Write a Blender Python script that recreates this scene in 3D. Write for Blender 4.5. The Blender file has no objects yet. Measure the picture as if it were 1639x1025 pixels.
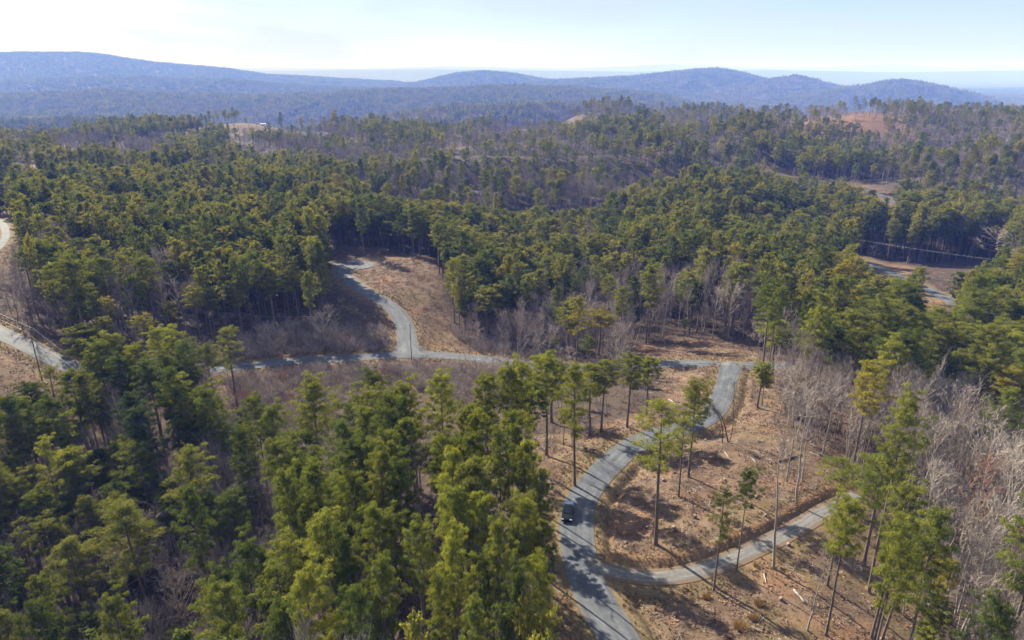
import bpy, math, random
import numpy as np
from math import radians, sin, cos, tan, pi

# ------------------------------------------------------------------ camera, light, exposure
SC = bpy.context.scene
COL = SC.collection
CAM_H = 65.0
F = 1107.0                      # focal length in pixels of the 1639 px wide photograph
PITCH = radians(19.7)
cam_data = bpy.data.cameras.new('camera')
cam_data.sensor_width = 36.0
cam_data.lens = 36.0 * F / 1639.0
cam_data.clip_start = 0.5
cam_data.clip_end = 90000.0
cam = bpy.data.objects.new('camera', cam_data)
COL.objects.link(cam)
cam.location = (0, 0, CAM_H)
cam.rotation_euler = (pi / 2 - PITCH, 0, 0)
SC.camera = cam

SUN_AZ = radians(-39.0)         # left of the view axis
SUN_EL = radians(30.0)
world = bpy.data.worlds.new('World')
SC.world = world
world.use_nodes = True
wn = world.node_tree.nodes; wl = world.node_tree.links
wn.clear()
w_out = wn.new('ShaderNodeOutputWorld'); w_bg = wn.new('ShaderNodeBackground'); w_sky = wn.new('ShaderNodeTexSky')
w_sky.sky_type = 'NISHITA'
w_sky.sun_disc = False
w_sky.sun_elevation = SUN_EL
w_sky.sun_rotation = SUN_AZ
w_sky.altitude = 300
w_sky.air_density = 0.7
w_sky.dust_density = 0.4
w_sky.ozone_density = 2.2
w_bg.inputs['Strength'].default_value = 0.056
# a thin veil of high cloud
w_tc = wn.new('ShaderNodeTexCoord'); w_mp = wn.new('ShaderNodeMapping'); w_mp.inputs['Scale'].default_value = (1.2, 1.2, 7.0)
w_nz = wn.new('ShaderNodeTexNoise'); w_nz.inputs['Scale'].default_value = 2.3; w_nz.inputs['Detail'].default_value = 7; w_nz.inputs['Roughness'].default_value = .58; w_nz.inputs['Distortion'].default_value = .5
w_rp = wn.new('ShaderNodeValToRGB'); w_rp.color_ramp.elements[0].position = .36; w_rp.color_ramp.elements[0].color = (.30, .30, .30, 1); w_rp.color_ramp.elements[1].position = .66; w_rp.color_ramp.elements[1].color = (.8, .8, .8, 1)
w_mx = wn.new('ShaderNodeMix'); w_mx.data_type = 'RGBA'; w_mx.inputs[7].default_value = (4.6, 5.1, 5.9, 1)
wl.new(w_tc.outputs['Generated'], w_mp.inputs[0]); wl.new(w_mp.outputs[0], w_nz.inputs['Vector']); wl.new(w_nz.outputs[0], w_rp.inputs[0]); wl.new(w_rp.outputs[0], w_mx.inputs[0]); wl.new(w_sky.outputs[0], w_mx.inputs[6])
wl.new(w_mx.outputs[2], w_bg.inputs[0]); wl.new(w_bg.outputs[0], w_out.inputs[0])
sun_data = bpy.data.lights.new('sun', 'SUN')
sun_data.energy = 5.0
sun_data.angle = radians(0.55)
sun_data.color = (1.0, 0.93, 0.82)
sun = bpy.data.objects.new('sun', sun_data)
COL.objects.link(sun)
sun.rotation_euler = (pi / 2 - SUN_EL, 0, pi - SUN_AZ)
sun.location = (-200, 300, 400)

SC.view_settings.view_transform = 'Standard'
SC.view_settings.look = 'None'
SC.view_settings.exposure = 1.43
SC.view_settings.gamma = 1.0
SC.render.engine = 'CYCLES'
cy = SC.cycles
cy.max_bounces = 5; cy.diffuse_bounces = 2; cy.glossy_bounces = 2; cy.transmission_bounces = 3
cy.volume_bounces = 1; cy.transparent_max_bounces = 4
cy.caustics_reflective = False; cy.caustics_refractive = False
HAZE_DENSITY = 0.00018
HAZE_COLOR = (0.165, 0.31, 1.0, 1)

rng = np.random.default_rng(7)
random.seed(7)
S = 1.226                       # metres per unit of the first distance estimates

# ------------------------------------------------------------------ projection
CT, ST = cos(PITCH), sin(PITCH)
def ray(px, py):
    u = px - 819.5; v = py - 512.5
    return np.array([u, F * CT - v * ST, -(F * ST + v * CT)]) / F
def project(x, y, z):
    dz = np.asarray(z) - CAM_H
    d = np.asarray(y) * CT - dz * ST
    d = np.where(d < 0.1, 0.1, d)
    return 819.5 + F * np.asarray(x) / d, 512.5 - F * (np.asarray(y) * ST + dz * CT) / d, d
def ratio(py):
    v = py - 512.5
    return (F * ST + v * CT) / (F * CT - v * ST)

# ------------------------------------------------------------------ noise
def _hash(ix, iy, seed):
    h = (ix.astype(np.int64) * 374761393 + iy.astype(np.int64) * 668265263 + seed * 1274126177) & 0xFFFFFFFF
    h = ((h ^ (h >> 13)) * 1274126177) & 0xFFFFFFFF
    return ((h ^ (h >> 16)) & 0xFFFF) / 65535.0
def vnoise(x, y, seed=0):
    ix = np.floor(x); iy = np.floor(y); fx = x - ix; fy = y - iy
    fx = fx * fx * fx * (fx * (fx * 6 - 15) + 10); fy = fy * fy * fy * (fy * (fy * 6 - 15) + 10)
    a = _hash(ix, iy, seed); b = _hash(ix + 1, iy, seed); c = _hash(ix, iy + 1, seed); d = _hash(ix + 1, iy + 1, seed)
    return (a + (b - a) * fx) * (1 - fy) + (c + (d - c) * fx) * fy
def fbm(x, y, octaves=4, seed=0):
    s = 0; amp = 0.5; tot = 0
    for i in range(octaves):
        s = s + amp * vnoise(x, y, seed + i * 17); tot += amp; amp *= 0.5; x = x * 2.03 + 5.1; y = y * 2.03 + 1.7
    return s / tot * 2 - 1
def sstep(a, b, x):
    t = np.clip((x - a) / (b - a), 0, 1); return t * t * (3 - 2 * t)

# ------------------------------------------------------------------ terrain
# px, py of bare ground in the photograph (canopy height subtracted where wooded), distance estimate
CTRL = [  # px, py, Y, canopy
    (930, 880, 68, 0), (1048, 878, 68, 0), (990, 1025, 53, 0), (1300, 1000, 56, 0), (1600, 1000, 60, 0), (700, 1000, 58, 0), (300, 1000, 66, 11), (30, 1000, 68, 12), (480, 1000, 63, 5),
    (985, 735, 92, 0), (870, 735, 93, 0), (1240, 700, 100, 0), (1200, 880, 68, 0), (1600, 760, 98, 0), (1450, 720, 102, 0), (650, 760, 96, 0), (400, 760, 104, 4), (100, 760, 104, 6), (250, 860, 86, 9),
    (1160, 620, 130, 0), (1172, 585, 146, 0), (1060, 585, 152, 0), (1400, 585, 150, 0), (1600, 600, 140, 0),
    (650, 562, 170, 0), (500, 578, 163, 0), (380, 590, 155, 0), (850, 585, 160, 0), (540, 650, 132, 0), (760, 640, 130, 0), (950, 650, 122, 0),
    (60, 560, 146, 0), (130, 595, 138, 0), (300, 597, 147, 0), (0, 620, 126, 0),
    (645, 515, 192, 0), (610, 478, 206, 0), (560, 445, 228, 0), (560, 422, 246, 0), (700, 440, 232, 0), (730, 530, 192, 0),
    (480, 530, 182, 0), (200, 500, 185, 0), (30, 440, 220, 0), (1000, 560, 176, 0), (1200, 545, 176, 0),
    (850, 450, 262, 0), (1050, 420, 285, 0), (1250, 470, 225, 0), (1400, 425, 280, 0), (1600, 440, 250, 0),
    (300, 360, 320, 0), (600, 360, 330, 0), (950, 350, 390, 0), (1150, 330, 400, 0), (1400, 310, 440, 0), (1600, 330, 390, 0), (20, 350, 310, 0),
    (200, 290, 450, 0), (500, 255, 640, 0), (100, 245, 680, 0), (800, 260, 640, 0), (1000, 270, 580, 0), (1200, 255, 560, 0), (1600, 260, 510, 0),
    (400, 212, 960, 0), (150, 214, 980, 0), (0, 214, 960, 0), (720, 240, 780, 0), (930, 190, 1080, 0), (750, 205, 1080, 0), (600, 205, 1080, 0),
    (1330, 190, 800, 0), (1420, 190, 820, 0), (1280, 205, 720, 0), (1180, 205, 860, 0), (1040, 190, 940, 0), (1500, 200, 800, 0), (1639, 200, 800, 0),
    (1600, 176, 1100, 16), (1450, 172, 1150, 16), (1250, 172, 1150, 16),
]
cu, cw, cz = [], [], []
for (px, py, Y, can) in CTRL:
    Y = Y * S; r = ray(px, py)
    t = Y / r[1]
    cu.append(r[0] / r[1]); cw.append(math.log(Y)); cz.append(CAM_H + r[2] * t - can)
for uu in (-1.5, -1.05, 1.05, 1.5):          # beyond the frame
    for Y, z in ((50, -6), (100, -9), (200, -16), (420, -22), (900, -22), (1600, -30)):
        cu.append(uu); cw.append(math.log(Y * S)); cz.append(z)
for uu in (-0.7, -0.35, 0.0, 0.35, 0.7):
    cu.append(uu); cw.append(math.log(1500 * S)); cz.append(-32.0)
    cu.append(uu); cw.append(math.log(30)); cz.append(-2.0)
WS = 0.55
CU = np.array(cu); CW = np.array(cw) * WS; CZ = np.array(cz)
def _tps(r2):
    return r2 * np.log(r2 + 1e-9)
n = len(CU)
Kmat = _tps((CU[:, None] - CU[None]) ** 2 + (CW[:, None] - CW[None]) ** 2)
Pm = np.stack([np.ones(n), CU, CW], 1)
Amat = np.zeros((n + 3, n + 3)); Amat[:n, :n] = Kmat + 4e-4 * np.eye(n); Amat[:n, n:] = Pm; Amat[n:, :n] = Pm.T
sol = np.linalg.solve(Amat, np.concatenate([CZ, np.zeros(3)]))
def prof(xs, ys):
    xs = np.array(xs, float); ys = np.array(ys, float)
    return lambda u: np.interp(u * F + 819.5, xs, ys)
# crest lines of the ridges behind: image column -> row of the skyline, at a distance, with a half depth
RIDGES = [
    (prof([430, 500, 560, 700, 850, 980, 1040, 1120], [225, 208, 193, 172, 164, 167, 178, 205]), 1850 * S, 230 * S, 14, 14),
    (prof([-900, -300, 0, 150, 300, 400, 480], [205, 200, 194, 188, 194, 204, 225]), 1750 * S, 210 * S, 14, 12),
    # crest rows, distance, half-depth, canopy allowance, roughness
    (prof([-900, -300, 0, 100, 200, 260, 330, 420, 520, 620, 700, 800, 900, 1040, 1100, 1200], [175, 160, 153, 148, 144, 148, 150, 152, 150, 143, 141, 137, 138, 150, 165, 200]), 3200 * S, 620 * S, 15, 34),
    (prof([-900, -300, 0, 80, 160, 210, 260, 320, 390, 450, 560, 640, 700, 900], [130, 100, 86, 84.5, 84, 87, 97, 104, 110, 120, 126, 130, 140, 200]), 6800 * S, 1300 * S, 16, 75),
    (prof([-900, -200, 0, 100, 250, 400, 520, 600, 700, 800], [150, 140, 134, 128, 124, 130, 138, 142, 150, 160]), 4700 * S, 700 * S, 16, 45),
    (prof([560, 640, 700, 740, 780, 820, 860, 900, 960], [170, 140, 126, 117, 114, 118, 126, 135, 160]), 6000 * S, 750 * S, 16, 38),
    (prof([760, 860, 920, 980, 1040, 1090, 1130, 1170, 1210, 1245, 1270, 1320, 1400, 1500], [150, 129, 126, 123, 117, 111, 109, 117, 128, 136, 140, 146, 160, 190]), 5300 * S, 850 * S, 16, 45),
    (prof([1100, 1190, 1220, 1245, 1270, 1310, 1340, 1400], [150, 134, 125, 121, 126, 136, 142, 170]), 4500 * S, 420 * S, 16, 26),
    (prof([1200, 1300, 1360, 1390, 1420, 1450, 1490, 1540, 1600, 1700], [160, 143, 135, 128, 128, 134, 142, 154, 170, 190]), 3900 * S, 520 * S, 16, 30),
    (prof([1300, 1500, 1580, 1639, 1800, 2200], [210, 190, 174, 168, 160, 160]), 1800 * S, 300 * S, 16, 8),
    (prof([-2500, 0, 300, 400, 600, 720, 900, 1000, 1060, 1200, 1300, 1390, 1480, 1560, 1639, 3000], [103, 104, 108, 109, 110, 106, 110, 106, 103, 108, 107, 103, 108, 104, 108, 103]), 38000, 4500, 0, 60),
    (prof([-2500, 400, 700, 1000, 1200, 1400, 1639, 3000], [115, 114, 111, 115, 112, 116, 112, 115]), 21000, 2500, 0, 45),
]
_r = ray(410, 205); MY = 960 * S; MX = MY * _r[0] / _r[1]      # the bare knoll
_r = ray(1340, 190); RY = 830 * S; RX = RY * _r[0] / _r[1]      # the reddish hill
def base_h(x, y):
    x = np.asarray(x, float); y = np.maximum(np.asarray(y, float), 18.0)
    u = np.clip(x / y, -1.7, 1.7); w = np.log(y)
    wc = np.minimum(w, math.log(1500 * S)) * WS
    r2 = (u[..., None] - CU) ** 2 + (wc[..., None] - CW) ** 2
    z = (_tps(r2) @ sol[:n]) + sol[n] + sol[n + 1] * u + sol[n + 2] * wc
    z = z + fbm(x / 60, y / 60, 3, 3) * 1.6 * sstep(60, 260, y) + fbm(x / 240, y / 240, 3, 9) * 13.0 * sstep(330, 700, y)
    z = z + 9.5 * np.sin(2 * pi * (y / 330 + x / 900 + 1.1 * fbm(x / 420, y / 420, 2, 12))) * sstep(400, 640, y) * (.7 + .8 * sstep(-.35, .1, u))
    z = z - 19 * np.exp(-((y - 960 * S) / (300 * S)) ** 2) * sstep(.08, .3, u) + 5 * np.exp(-((x - RX) / 230) ** 2 - ((y - RY) / 120) ** 2)
    plain = -168 + fbm(x / 900, y / 900, 4, 31) * 16 * (1 - sstep(9000, 16000, y)) + sstep(8000, 20000, y) * 10
    z = z + (plain - z) * sstep(0, 1, (y / S - (850 + 260 * sstep(-.12, .25, u))) / (330 + 220 * sstep(-.12, .25, u)))
    z = z + 40 * np.exp(-((x - MX) ** 2 + (y - MY) ** 2) / 115.0 ** 2)
    for (pf, Y0, hw, can, rough) in RIDGES:
        m = np.abs(y - Y0) < 3.2 * hw
        if not np.any(m): continue
        uu = u[m]; yy = y[m]; xx = x[m]
        crest = CAM_H - ratio(pf(uu)) * Y0 - can
        g = np.exp(-((yy - Y0) / hw) ** 2)
        spur = fbm(xx / (hw * 0.55), yy / (hw * 1.3), 5, int(Y0) % 97)
        zz = z[m]
        up = zz + np.maximum(crest - zz, 0) * g + np.minimum(spur, .05) * rough * 4.6 * (1 - g) * np.minimum(1, g * 3.5)
        z[m] = np.maximum(zz, up)
    return z

def unproject(px, py, hfun=None, lift=0.0, dmin=25, dmax=60000):
    r = ray(px, py)
    hfun = hfun or base_h
    ts = np.geomspace(dmin, dmax, 1500) / r[1]
    for k in range(3):
        below = CAM_H + r[2] * ts < hfun(r[0] * ts, r[1] * ts) + lift
        i = int(np.argmax(below)) if below.any() else len(ts) - 1
        i = max(i, 1)
        if k < 2: ts = np.linspace(ts[i - 1], ts[i], 30)
    return float(r[0] * ts[i]), float(r[1] * ts[i])

# ------------------------------------------------------------------ roads
ROADS = [  # name, width, [pixels], kind
    ('main', 5.2, [(1012, 1075), (995, 1025), (962, 975), (938, 930), (926, 890), (922, 850), (924, 818), (935, 790), (957, 763), (981, 738), (1005, 719), (1040, 701), (1085, 688), (1125, 674), (1150, 652), (1160, 625), (1166, 600), (1172, 583)]),
    ('cross', 5.4, [(1420, 583), (1320, 585), (1249, 585), (1200, 584), (1150, 582), (1100, 582), (1050, 585), (960, 590), (850, 585), (780, 576), (700, 570), (640, 567), (560, 573), (500, 578), (440, 583), (380, 589), (300, 599), (230, 606), (170, 603), (120, 590), (60, 562), (0, 533), (-80, 495), (-160, 470)]),
    ('upper', 6.4, [(655, 567), (652, 545), (646, 517), (632, 496), (610, 479), (585, 466), (562, 452), (547, 439), (552, 428), (590, 424)]),
    ('spur', 3.4, [(935, 903), (975, 914), (1015, 921), (1060, 923), (1110, 915), (1150, 902), (1200, 882), (1250, 858), (1290, 836), (1325, 815), (1370, 800)]),
    ('right', 6.0, [(1330, 400), (1372, 415), (1400, 426), (1440, 442), (1475, 457), (1506, 476), (1560, 500)]),
    ('far', 6.0, [(1120, 258), (1200, 268), (1260, 283), (1300, 290), (1365, 298), (1400, 309), (1435, 324), (1470, 345)]),
    ('edge', 3.6, [(-60, 330), (0, 352), (12, 372), (4, 395), (-40, 420)]),
]
def smooth_poly(P, step):
    P = np.array(P, float)
    for _ in range(3):
        Q = [P[0]]
        for a, b in zip(P[:-1], P[1:]): Q += [a * .75 + b * .25, a * .25 + b * .75]
        Q.append(P[-1]); P = np.array(Q)
    d = np.concatenate([[0], np.cumsum(np.linalg.norm(np.diff(P, axis=0), axis=1))])
    s = np.linspace(0, d[-1], max(8, int(d[-1] / step)))
    return np.stack([np.interp(s, d, P[:, k]) for k in range(2)], 1)
ROADLINE = {}
for (nm, wd, pts) in ROADS:
    P = [unproject(px, py, dmax=900) for px, py in pts]
    L = smooth_poly(P, 2.0)
    z = base_h(L[:, 0], L[:, 1])
    k = 13; zp = np.pad(z, k // 2, mode='edge'); z = np.convolve(zp, np.ones(k) / k, 'valid')
    zp = np.pad(z, k // 2, mode='edge'); z = np.convolve(zp, np.ones(k) / k, 'valid')
    ROADLINE[nm] = (wd, L, z)

def road_dist(x, y):
    """distance to the nearest road edge line, road height there, index, and signed side"""
    x = np.asarray(x, float); y = np.asarray(y, float)
    D = np.full(x.shape, 1e3); Z = np.zeros(x.shape); I = np.full(x.shape, -1); SD = np.zeros(x.shape)
    R = 15.0
    for k, (nm, (wd, L, z)) in enumerate(ROADLINE.items()):
        lo = L.min(0) - R; hi = L.max(0) + R
        m0 = np.nonzero((x > lo[0]) & (x < hi[0]) & (y > lo[1]) & (y < hi[1]))[0]
        if not len(m0): continue
        xs = x[m0]; ys = y[m0]
        for i in range(len(L) - 1):
            a = L[i]; b = L[i + 1]
            lo = np.minimum(a, b) - R; hi = np.maximum(a, b) + R
            s = np.nonzero((xs > lo[0]) & (xs < hi[0]) & (ys > lo[1]) & (ys < hi[1]))[0]
            if not len(s): continue
            ab = b - a; l2 = ab @ ab
            t = np.clip(((xs[s] - a[0]) * ab[0] + (ys[s] - a[1]) * ab[1]) / l2, 0, 1)
            dx = xs[s] - a[0] - t * ab[0]; dy = ys[s] - a[1] - t * ab[1]
            d = np.hypot(dx, dy) - wd / 2
            g = m0[s]
            better = d < D[g]
            gb = g[better]
            D[gb] = d[better]; Z[gb] = (z[i] + (z[i + 1] - z[i]) * t)[better]; I[gb] = k
            SD[gb] = np.sign(ab[0] * dy - ab[1] * dx)[better]
    return D, Z, I, SD
NAMES = list(ROADLINE)
I_MAIN, I_SPUR = NAMES.index('main'), NAMES.index('spur')
def ground_h(x, y, full=False):
    x = np.atleast_1d(np.asarray(x, float)); y = np.atleast_1d(np.asarray(y, float))
    shp = x.shape; x = x.ravel(); y = y.ravel()
    z = np.empty_like(x)
    for i in range(0, len(x), 60000):
        z[i:i + 60000] = base_h(x[i:i + 60000], y[i:i + 60000])
    D, Z, I, SD = road_dist(x, y)
    m = D < 11
    k = 1 - sstep(0.7, 10.0, D[m])
    zz = z[m] + (Z[m] - z[m]) * k
    # ditch on the east side of the main road, cut bank above the spur
    dd = D[m]; ii = I[m]; sd = SD[m]
    east = (ii == I_MAIN) & (sd < 0)
    zz = zz - np.where(east, 0.75 * np.exp(-((dd - 2.3) / 0.75) ** 2), 0)
    north = (ii == I_SPUR) & (sd > 0)
    zz = zz + np.where(north, 0.65 * sstep(0.5, 1.1, dd) * (1 - sstep(3, 10, dd)), 0)
    z[m] = zz
    # roughness off the roads
    off = sstep(0.8, 2.5, np.clip(D, 0, 50))
    near = 1 - sstep(260, 480, y)
    z = z + off * near * (fbm(x / 3.1, y / 3.1, 3, 55) * 0.22)
    if full: return z.reshape(shp), D.reshape(shp), I.reshape(shp), SD.reshape(shp)
    return z.reshape(shp)
def gz(x, y): return float(ground_h([x], [y])[0])

# ------------------------------------------------------------------ polygons of the layout
def inpoly(px, py, P):
    px = np.asarray(px, float); py = np.asarray(py, float)
    c = np.zeros(px.shape, bool); j = len(P) - 1
    for i in range(len(P)):
        xi, yi = P[i]; xj, yj = P[j]
        k = ((yi > py) != (yj > py)) & (px < (xj - xi) * (py - yi) / (yj - yi + 1e-12) + xi)
        c ^= k; j = i
    return c
def inany(px, py, polys):
    c = np.zeros(np.asarray(px).shape, bool)
    for P in polys: c |= inpoly(px, py, P)
    return c
OPEN = [
    [(905, 1140), (897, 950), (893, 850), (893, 800), (905, 775), (925, 740), (960, 712), (1010, 685), (1060, 680), (1130, 640), (1140, 580), (1203, 580), (1200, 640), (1250, 690), (1300, 720), (1345, 745), (1310, 790), (1305, 845), (1345, 895), (1388, 960), (1388, 1140)],
    [(525, 420), (600, 412), (700, 412), (706, 470), (722, 520), (748, 556), (690, 575), (640, 577), (622, 530), (600, 492), (545, 462)],
    [(372, 576), (640, 560), (640, 585), (375, 602)],
    [(655, 560), (790, 566), (840, 582), (800, 590), (660, 582)],
    [(-40, 500), (30, 528), (130, 573), (132, 606), (75, 622), (-40, 650)],
    [(1010, 560), (1060, 546), (1205, 540), (1215, 575), (1200, 592), (1050, 592)],
    [(1050, 590), (1142, 596), (1135, 655), (1065, 645)],
    [(1372, 406), (1468, 430), (1445, 450), (1375, 426)],
    [(1366, 288), (1440, 316), (1436, 332), (1360, 304)],
    [(1215, 262), (1300, 283), (1300, 294), (1215, 274)],
    [(358, 205), (400, 195), (452, 193), (445, 207), (380, 218)],
    [(455, 198), (520, 200), (520, 204), (455, 202)],
    [(712, 233), (745, 233), (745, 238), (712, 238)],
    [(895, 187), (958, 186), (960, 193), (880, 194)],
    [(800, 193), (900, 188), (900, 192), (800, 198)],
    [(100, 230), (130, 229), (128, 235), (102, 236)],
    [(165, 232), (195, 230), (195, 234), (165, 236)],
    [(20, 264), (60, 262), (60, 271), (20, 271)],
    [(1345, 179), (1388, 182), (1415, 197), (1395, 206), (1360, 197)],
    [(1475, 468), (1530, 478), (1530, 498), (1480, 500)],
    [(-40, 340), (20, 348), (22, 405), (-40, 430)],
    [(720, 288), (780, 291), (760, 297), (722, 296)],
]
RED_HILL = [(1345, 179), (1388, 182), (1415, 197), (1395, 206), (1360, 197)]
SHRUBBY = [
    [(385, 545), (480, 522), (560, 530), (615, 535), (622, 562), (385, 578)],
    [(370, 602), (640, 588), (850, 594), (830, 648), (720, 655), (650, 612), (600, 605), (545, 640), (540, 700), (400, 690), (360, 640)],
    [(720, 530), (810, 555), (850, 590), (760, 572)],
]
BARE = [  # polygon, share of pines, density
    ([(1240, 590), (1360, 590), (1360, 640), (1450, 640), (1639, 680), (1720, 700), (1720, 1140), (1540, 1140), (1560, 960), (1540, 860), (1470, 750), (1380, 740), (1240, 700)], 0.06, 1.25),
    ([(1300, 640), (1380, 640), (1380, 740), (1300, 720)], 0.0, 0.8),
    ([(1240, 585), (1345, 600), (1340, 700), (1240, 680)], 0.0, 0.8),
    ([(1440, 190), (1720, 170), (1720, 320), (1560, 330), (1480, 260)], 0.22, 1.0),
    ([(1400, 215), (1480, 215), (1520, 260), (1430, 260)], 0.1, 1.0),
    ([(560, 262), (760, 268), (1000, 290), (1100, 265), (1100, 300), (1000, 345), (880, 345), (700, 320), (560, 300)], 0.25, 1.0),
    ([(830, 455), (930, 465), (1060, 450), (1200, 450), (1215, 540), (1060, 550), (1000, 565), (960, 560), (880, 560)], 0.12, 1.2),
    ([(720, 490), (800, 500), (900, 510), (900, 570), (840, 580), (740, 545)], 0.05, 0.9),
    ([(-100, 690), (260, 700), (480, 760), (470, 1140), (-100, 1140)], 0.42, 1.15),
    ([(60, 420), (330, 440), (330, 545), (140, 575), (60, 530)], 0.45, 0.9),
    ([(900, 350), (1000, 360), (960, 420), (880, 400)], 0.4, 1.0),
    ([(560, 130), (1010, 130), (1010, 188), (560, 196)], 0.3, 1.0),
    ([(-200, 130), (560, 130), (560, 192), (380, 190), (300, 212), (-200, 212)], 0.82, 1.2),
    ([(0, 250), (200, 255), (340, 275), (300, 300), (100, 285), (0, 290)], 0.5, 1.0),
    ([(1430, 240), (1639, 230), (1639, 300), (1500, 310)], 0.3, 1.0),
]
SPARSE = [  # base-pixel areas where trunks stand apart over open leaf litter
    ([(820, 770), (850, 700), (930, 690), (1000, 670), (1050, 640), (1060, 680), (1000, 695), (940, 730), (905, 780), (880, 800)], 0.35),
    ([(0, 340), (200, 330), (260, 380), (140, 420), (0, 430)], 0.55),
    ([(1200, 590), (1360, 590), (1380, 745), (1240, 700)], 0.75),
    ([(1300, 860), (1400, 850), (1480, 940), (1480, 1140), (1360, 1140)], 0.2),
    ([(60, 600), (380, 600), (360, 660), (60, 720)], 0.35),
    ([(1180, 195), (1320, 172), (1440, 178), (1470, 222), (1330, 228), (1200, 218)], 0.5),
]
PINEY = [
    ([(470, 640), (560, 600), (700, 600), (900, 570), (1050, 570), (1040, 650), (900, 700), (880, 800), (880, 1140), (480, 1140)], 0.76, 1.1),
    ([(280, 320), (540, 320), (720, 330), (720, 420), (530, 430), (530, 500), (280, 480)], 0.93, 1.15),
    ([(700, 335), (880, 330), (930, 420), (900, 500), (720, 500)], 0.97, 1.2),
    ([(900, 420), (1040, 380), (1250, 330), (1370, 330), (1370, 420), (1300, 470), (1200, 450), (920, 470)], 0.8, 1.1),
    ([(1210, 440), (1639, 430), (1720, 440), (1720, 640), (1450, 640), (1350, 600), (1215, 590)], 0.84, 1.1),
    ([(1370, 330), (1600, 345), (1600, 420), (1480, 420), (1370, 400)], 0.95, 1.3),
    ([(1190, 215), (1420, 255), (1440, 285), (1300, 280), (1190, 260)], 0.85, 1.2),
]

# ------------------------------------------------------------------ materials
def new_mat(name):
    m = bpy.data.materials.new(name); m.use_nodes = True
    nt = m.node_tree; nt.nodes.clear()
    out = nt.nodes.new('ShaderNodeOutputMaterial')
    return m, nt, out
def N(nt, t, **kw):
    n = nt.nodes.new(t)
    for k, v in kw.items():
        if k in n.inputs: n.inputs[k].default_value = v
        else: setattr(n, k, v)
    return n
def principled(nt, out, color=(.5, .5, .5), rough=.8, spec=.3, metal=0):
    p = nt.nodes.new('ShaderNodeBsdfPrincipled')
    p.inputs['Base Color'].default_value = (*color, 1); p.inputs['Roughness'].default_value = rough
    p.inputs['Specular IOR Level'].default_value = spec; p.inputs['Metallic'].default_value = metal
    nt.links.new(p.outputs[0], out.inputs[0]); return p
def ramp(nt, fac, stops, interp='LINEAR'):
    r = nt.nodes.new('ShaderNodeValToRGB'); r.color_ramp.interpolation = interp
    e = r.color_ramp.elements
    while len(e) < len(stops): e.new(0.5)
    for el, (p, c) in zip(e, stops): el.position = p; el.color = (*c, 1)
    nt.links.new(fac, r.inputs[0]); return r.outputs[0]
def noise(nt, vec, scale, detail=4, rough=.55):
    n = nt.nodes.new('ShaderNodeTexNoise'); n.inputs['Scale'].default_value = scale
    n.inputs['Detail'].default_value = detail; n.inputs['Roughness'].default_value = rough
    if vec is not None: nt.links.new(vec, n.inputs['Vector'])
    return n.outputs[0]
def mix(nt, fac, a, b, mode='MIX'):
    m = nt.nodes.new('ShaderNodeMix'); m.data_type = 'RGBA'; m.blend_type = mode
    for sock, v in ((m.inputs[0], fac), (m.inputs[6], a), (m.inputs[7], b)):
        if hasattr(v, 'links') or isinstance(v, bpy.types.NodeSocket): nt.links.new(v, sock)
        elif isinstance(v, (int, float)): sock.default_value = v
        else: sock.default_value = (*v, 1)
    return m.outputs[2]
def simple(name, color, rough=.7, spec=.3, metal=0, vary=.15, scale=2.0):
    m, nt, out = new_mat(name); p = principled(nt, out, color, rough, spec, metal)
    if vary:
        tc = N(nt, 'ShaderNodeTexCoord')
        f = noise(nt, tc.outputs['Object'], scale)
        c = ramp(nt, f, [(.25, tuple(x * (1 - vary) for x in color)), (.75, tuple(min(1, x * (1 + vary)) for x in color))])
        nt.links.new(c, p.inputs['Base Color'])
    return m

def needle_mat(name, per_object):
    m, nt, out = new_mat(name)
    oi = N(nt, 'ShaderNodeObjectInfo'); tc = N(nt, 'ShaderNodeTexCoord')
    if per_object:
        col = oi.outputs['Color']
    else:
        col = ramp(nt, oi.outputs['Random'], [(0, (.090, .114, .034)), (.3, (.135, .156, .040)), (.55, (.180, .186, .046)), (.8, (.22, .215, .050)), (1, (.25, .225, .055))])
    nz = noise(nt, tc.outputs['Object'], .9, 3)
    v = ramp(nt, nz, [(.3, (.62, .70, .62)), (.5, (1, 1, 1)), (.72, (1.5, 1.32, 1.0))])
    c = mix(nt, 1.0, col, v, 'MULTIPLY')
    d = N(nt, 'ShaderNodeBsdfDiffuse'); t = N(nt, 'ShaderNodeBsdfTranslucent'); ms = N(nt, 'ShaderNodeMixShader', Fac=.36)
    nt.links.new(c, d.inputs[0])
    ct = mix(nt, 1.0, c, (1.35, 1.3, .7), 'MULTIPLY'); nt.links.new(ct, t.inputs[0])
    nt.links.new(d.outputs[0], ms.inputs[1]); nt.links.new(t.outputs[0], ms.inputs[2]); nt.links.new(ms.outputs[0], out.inputs[0])
    return m
M_NEEDLE = needle_mat('pine_needles', True)
M_NEEDLE_FAR = needle_mat('pine_needles_varied', False)

def twig_mat(name, per_object):
    m, nt, out = new_mat(name)
    oi = N(nt, 'ShaderNodeObjectInfo')
    if per_object: col = oi.outputs['Color']
    else: col = ramp(nt, oi.outputs['Random'], [(0, (.20, .16, .155)), (.35, (.29, .24, .22)), (.7, (.37, .31, .28)), (1, (.46, .39, .34))])
    d = N(nt, 'ShaderNodeBsdfDiffuse'); nt.links.new(col, d.inputs[0]); nt.links.new(d.outputs[0], out.inputs[0])
    return m
M_TWIG = twig_mat('bare_twigs', True)
M_TWIG_FAR = twig_mat('bare_twigs_varied', False)

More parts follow.
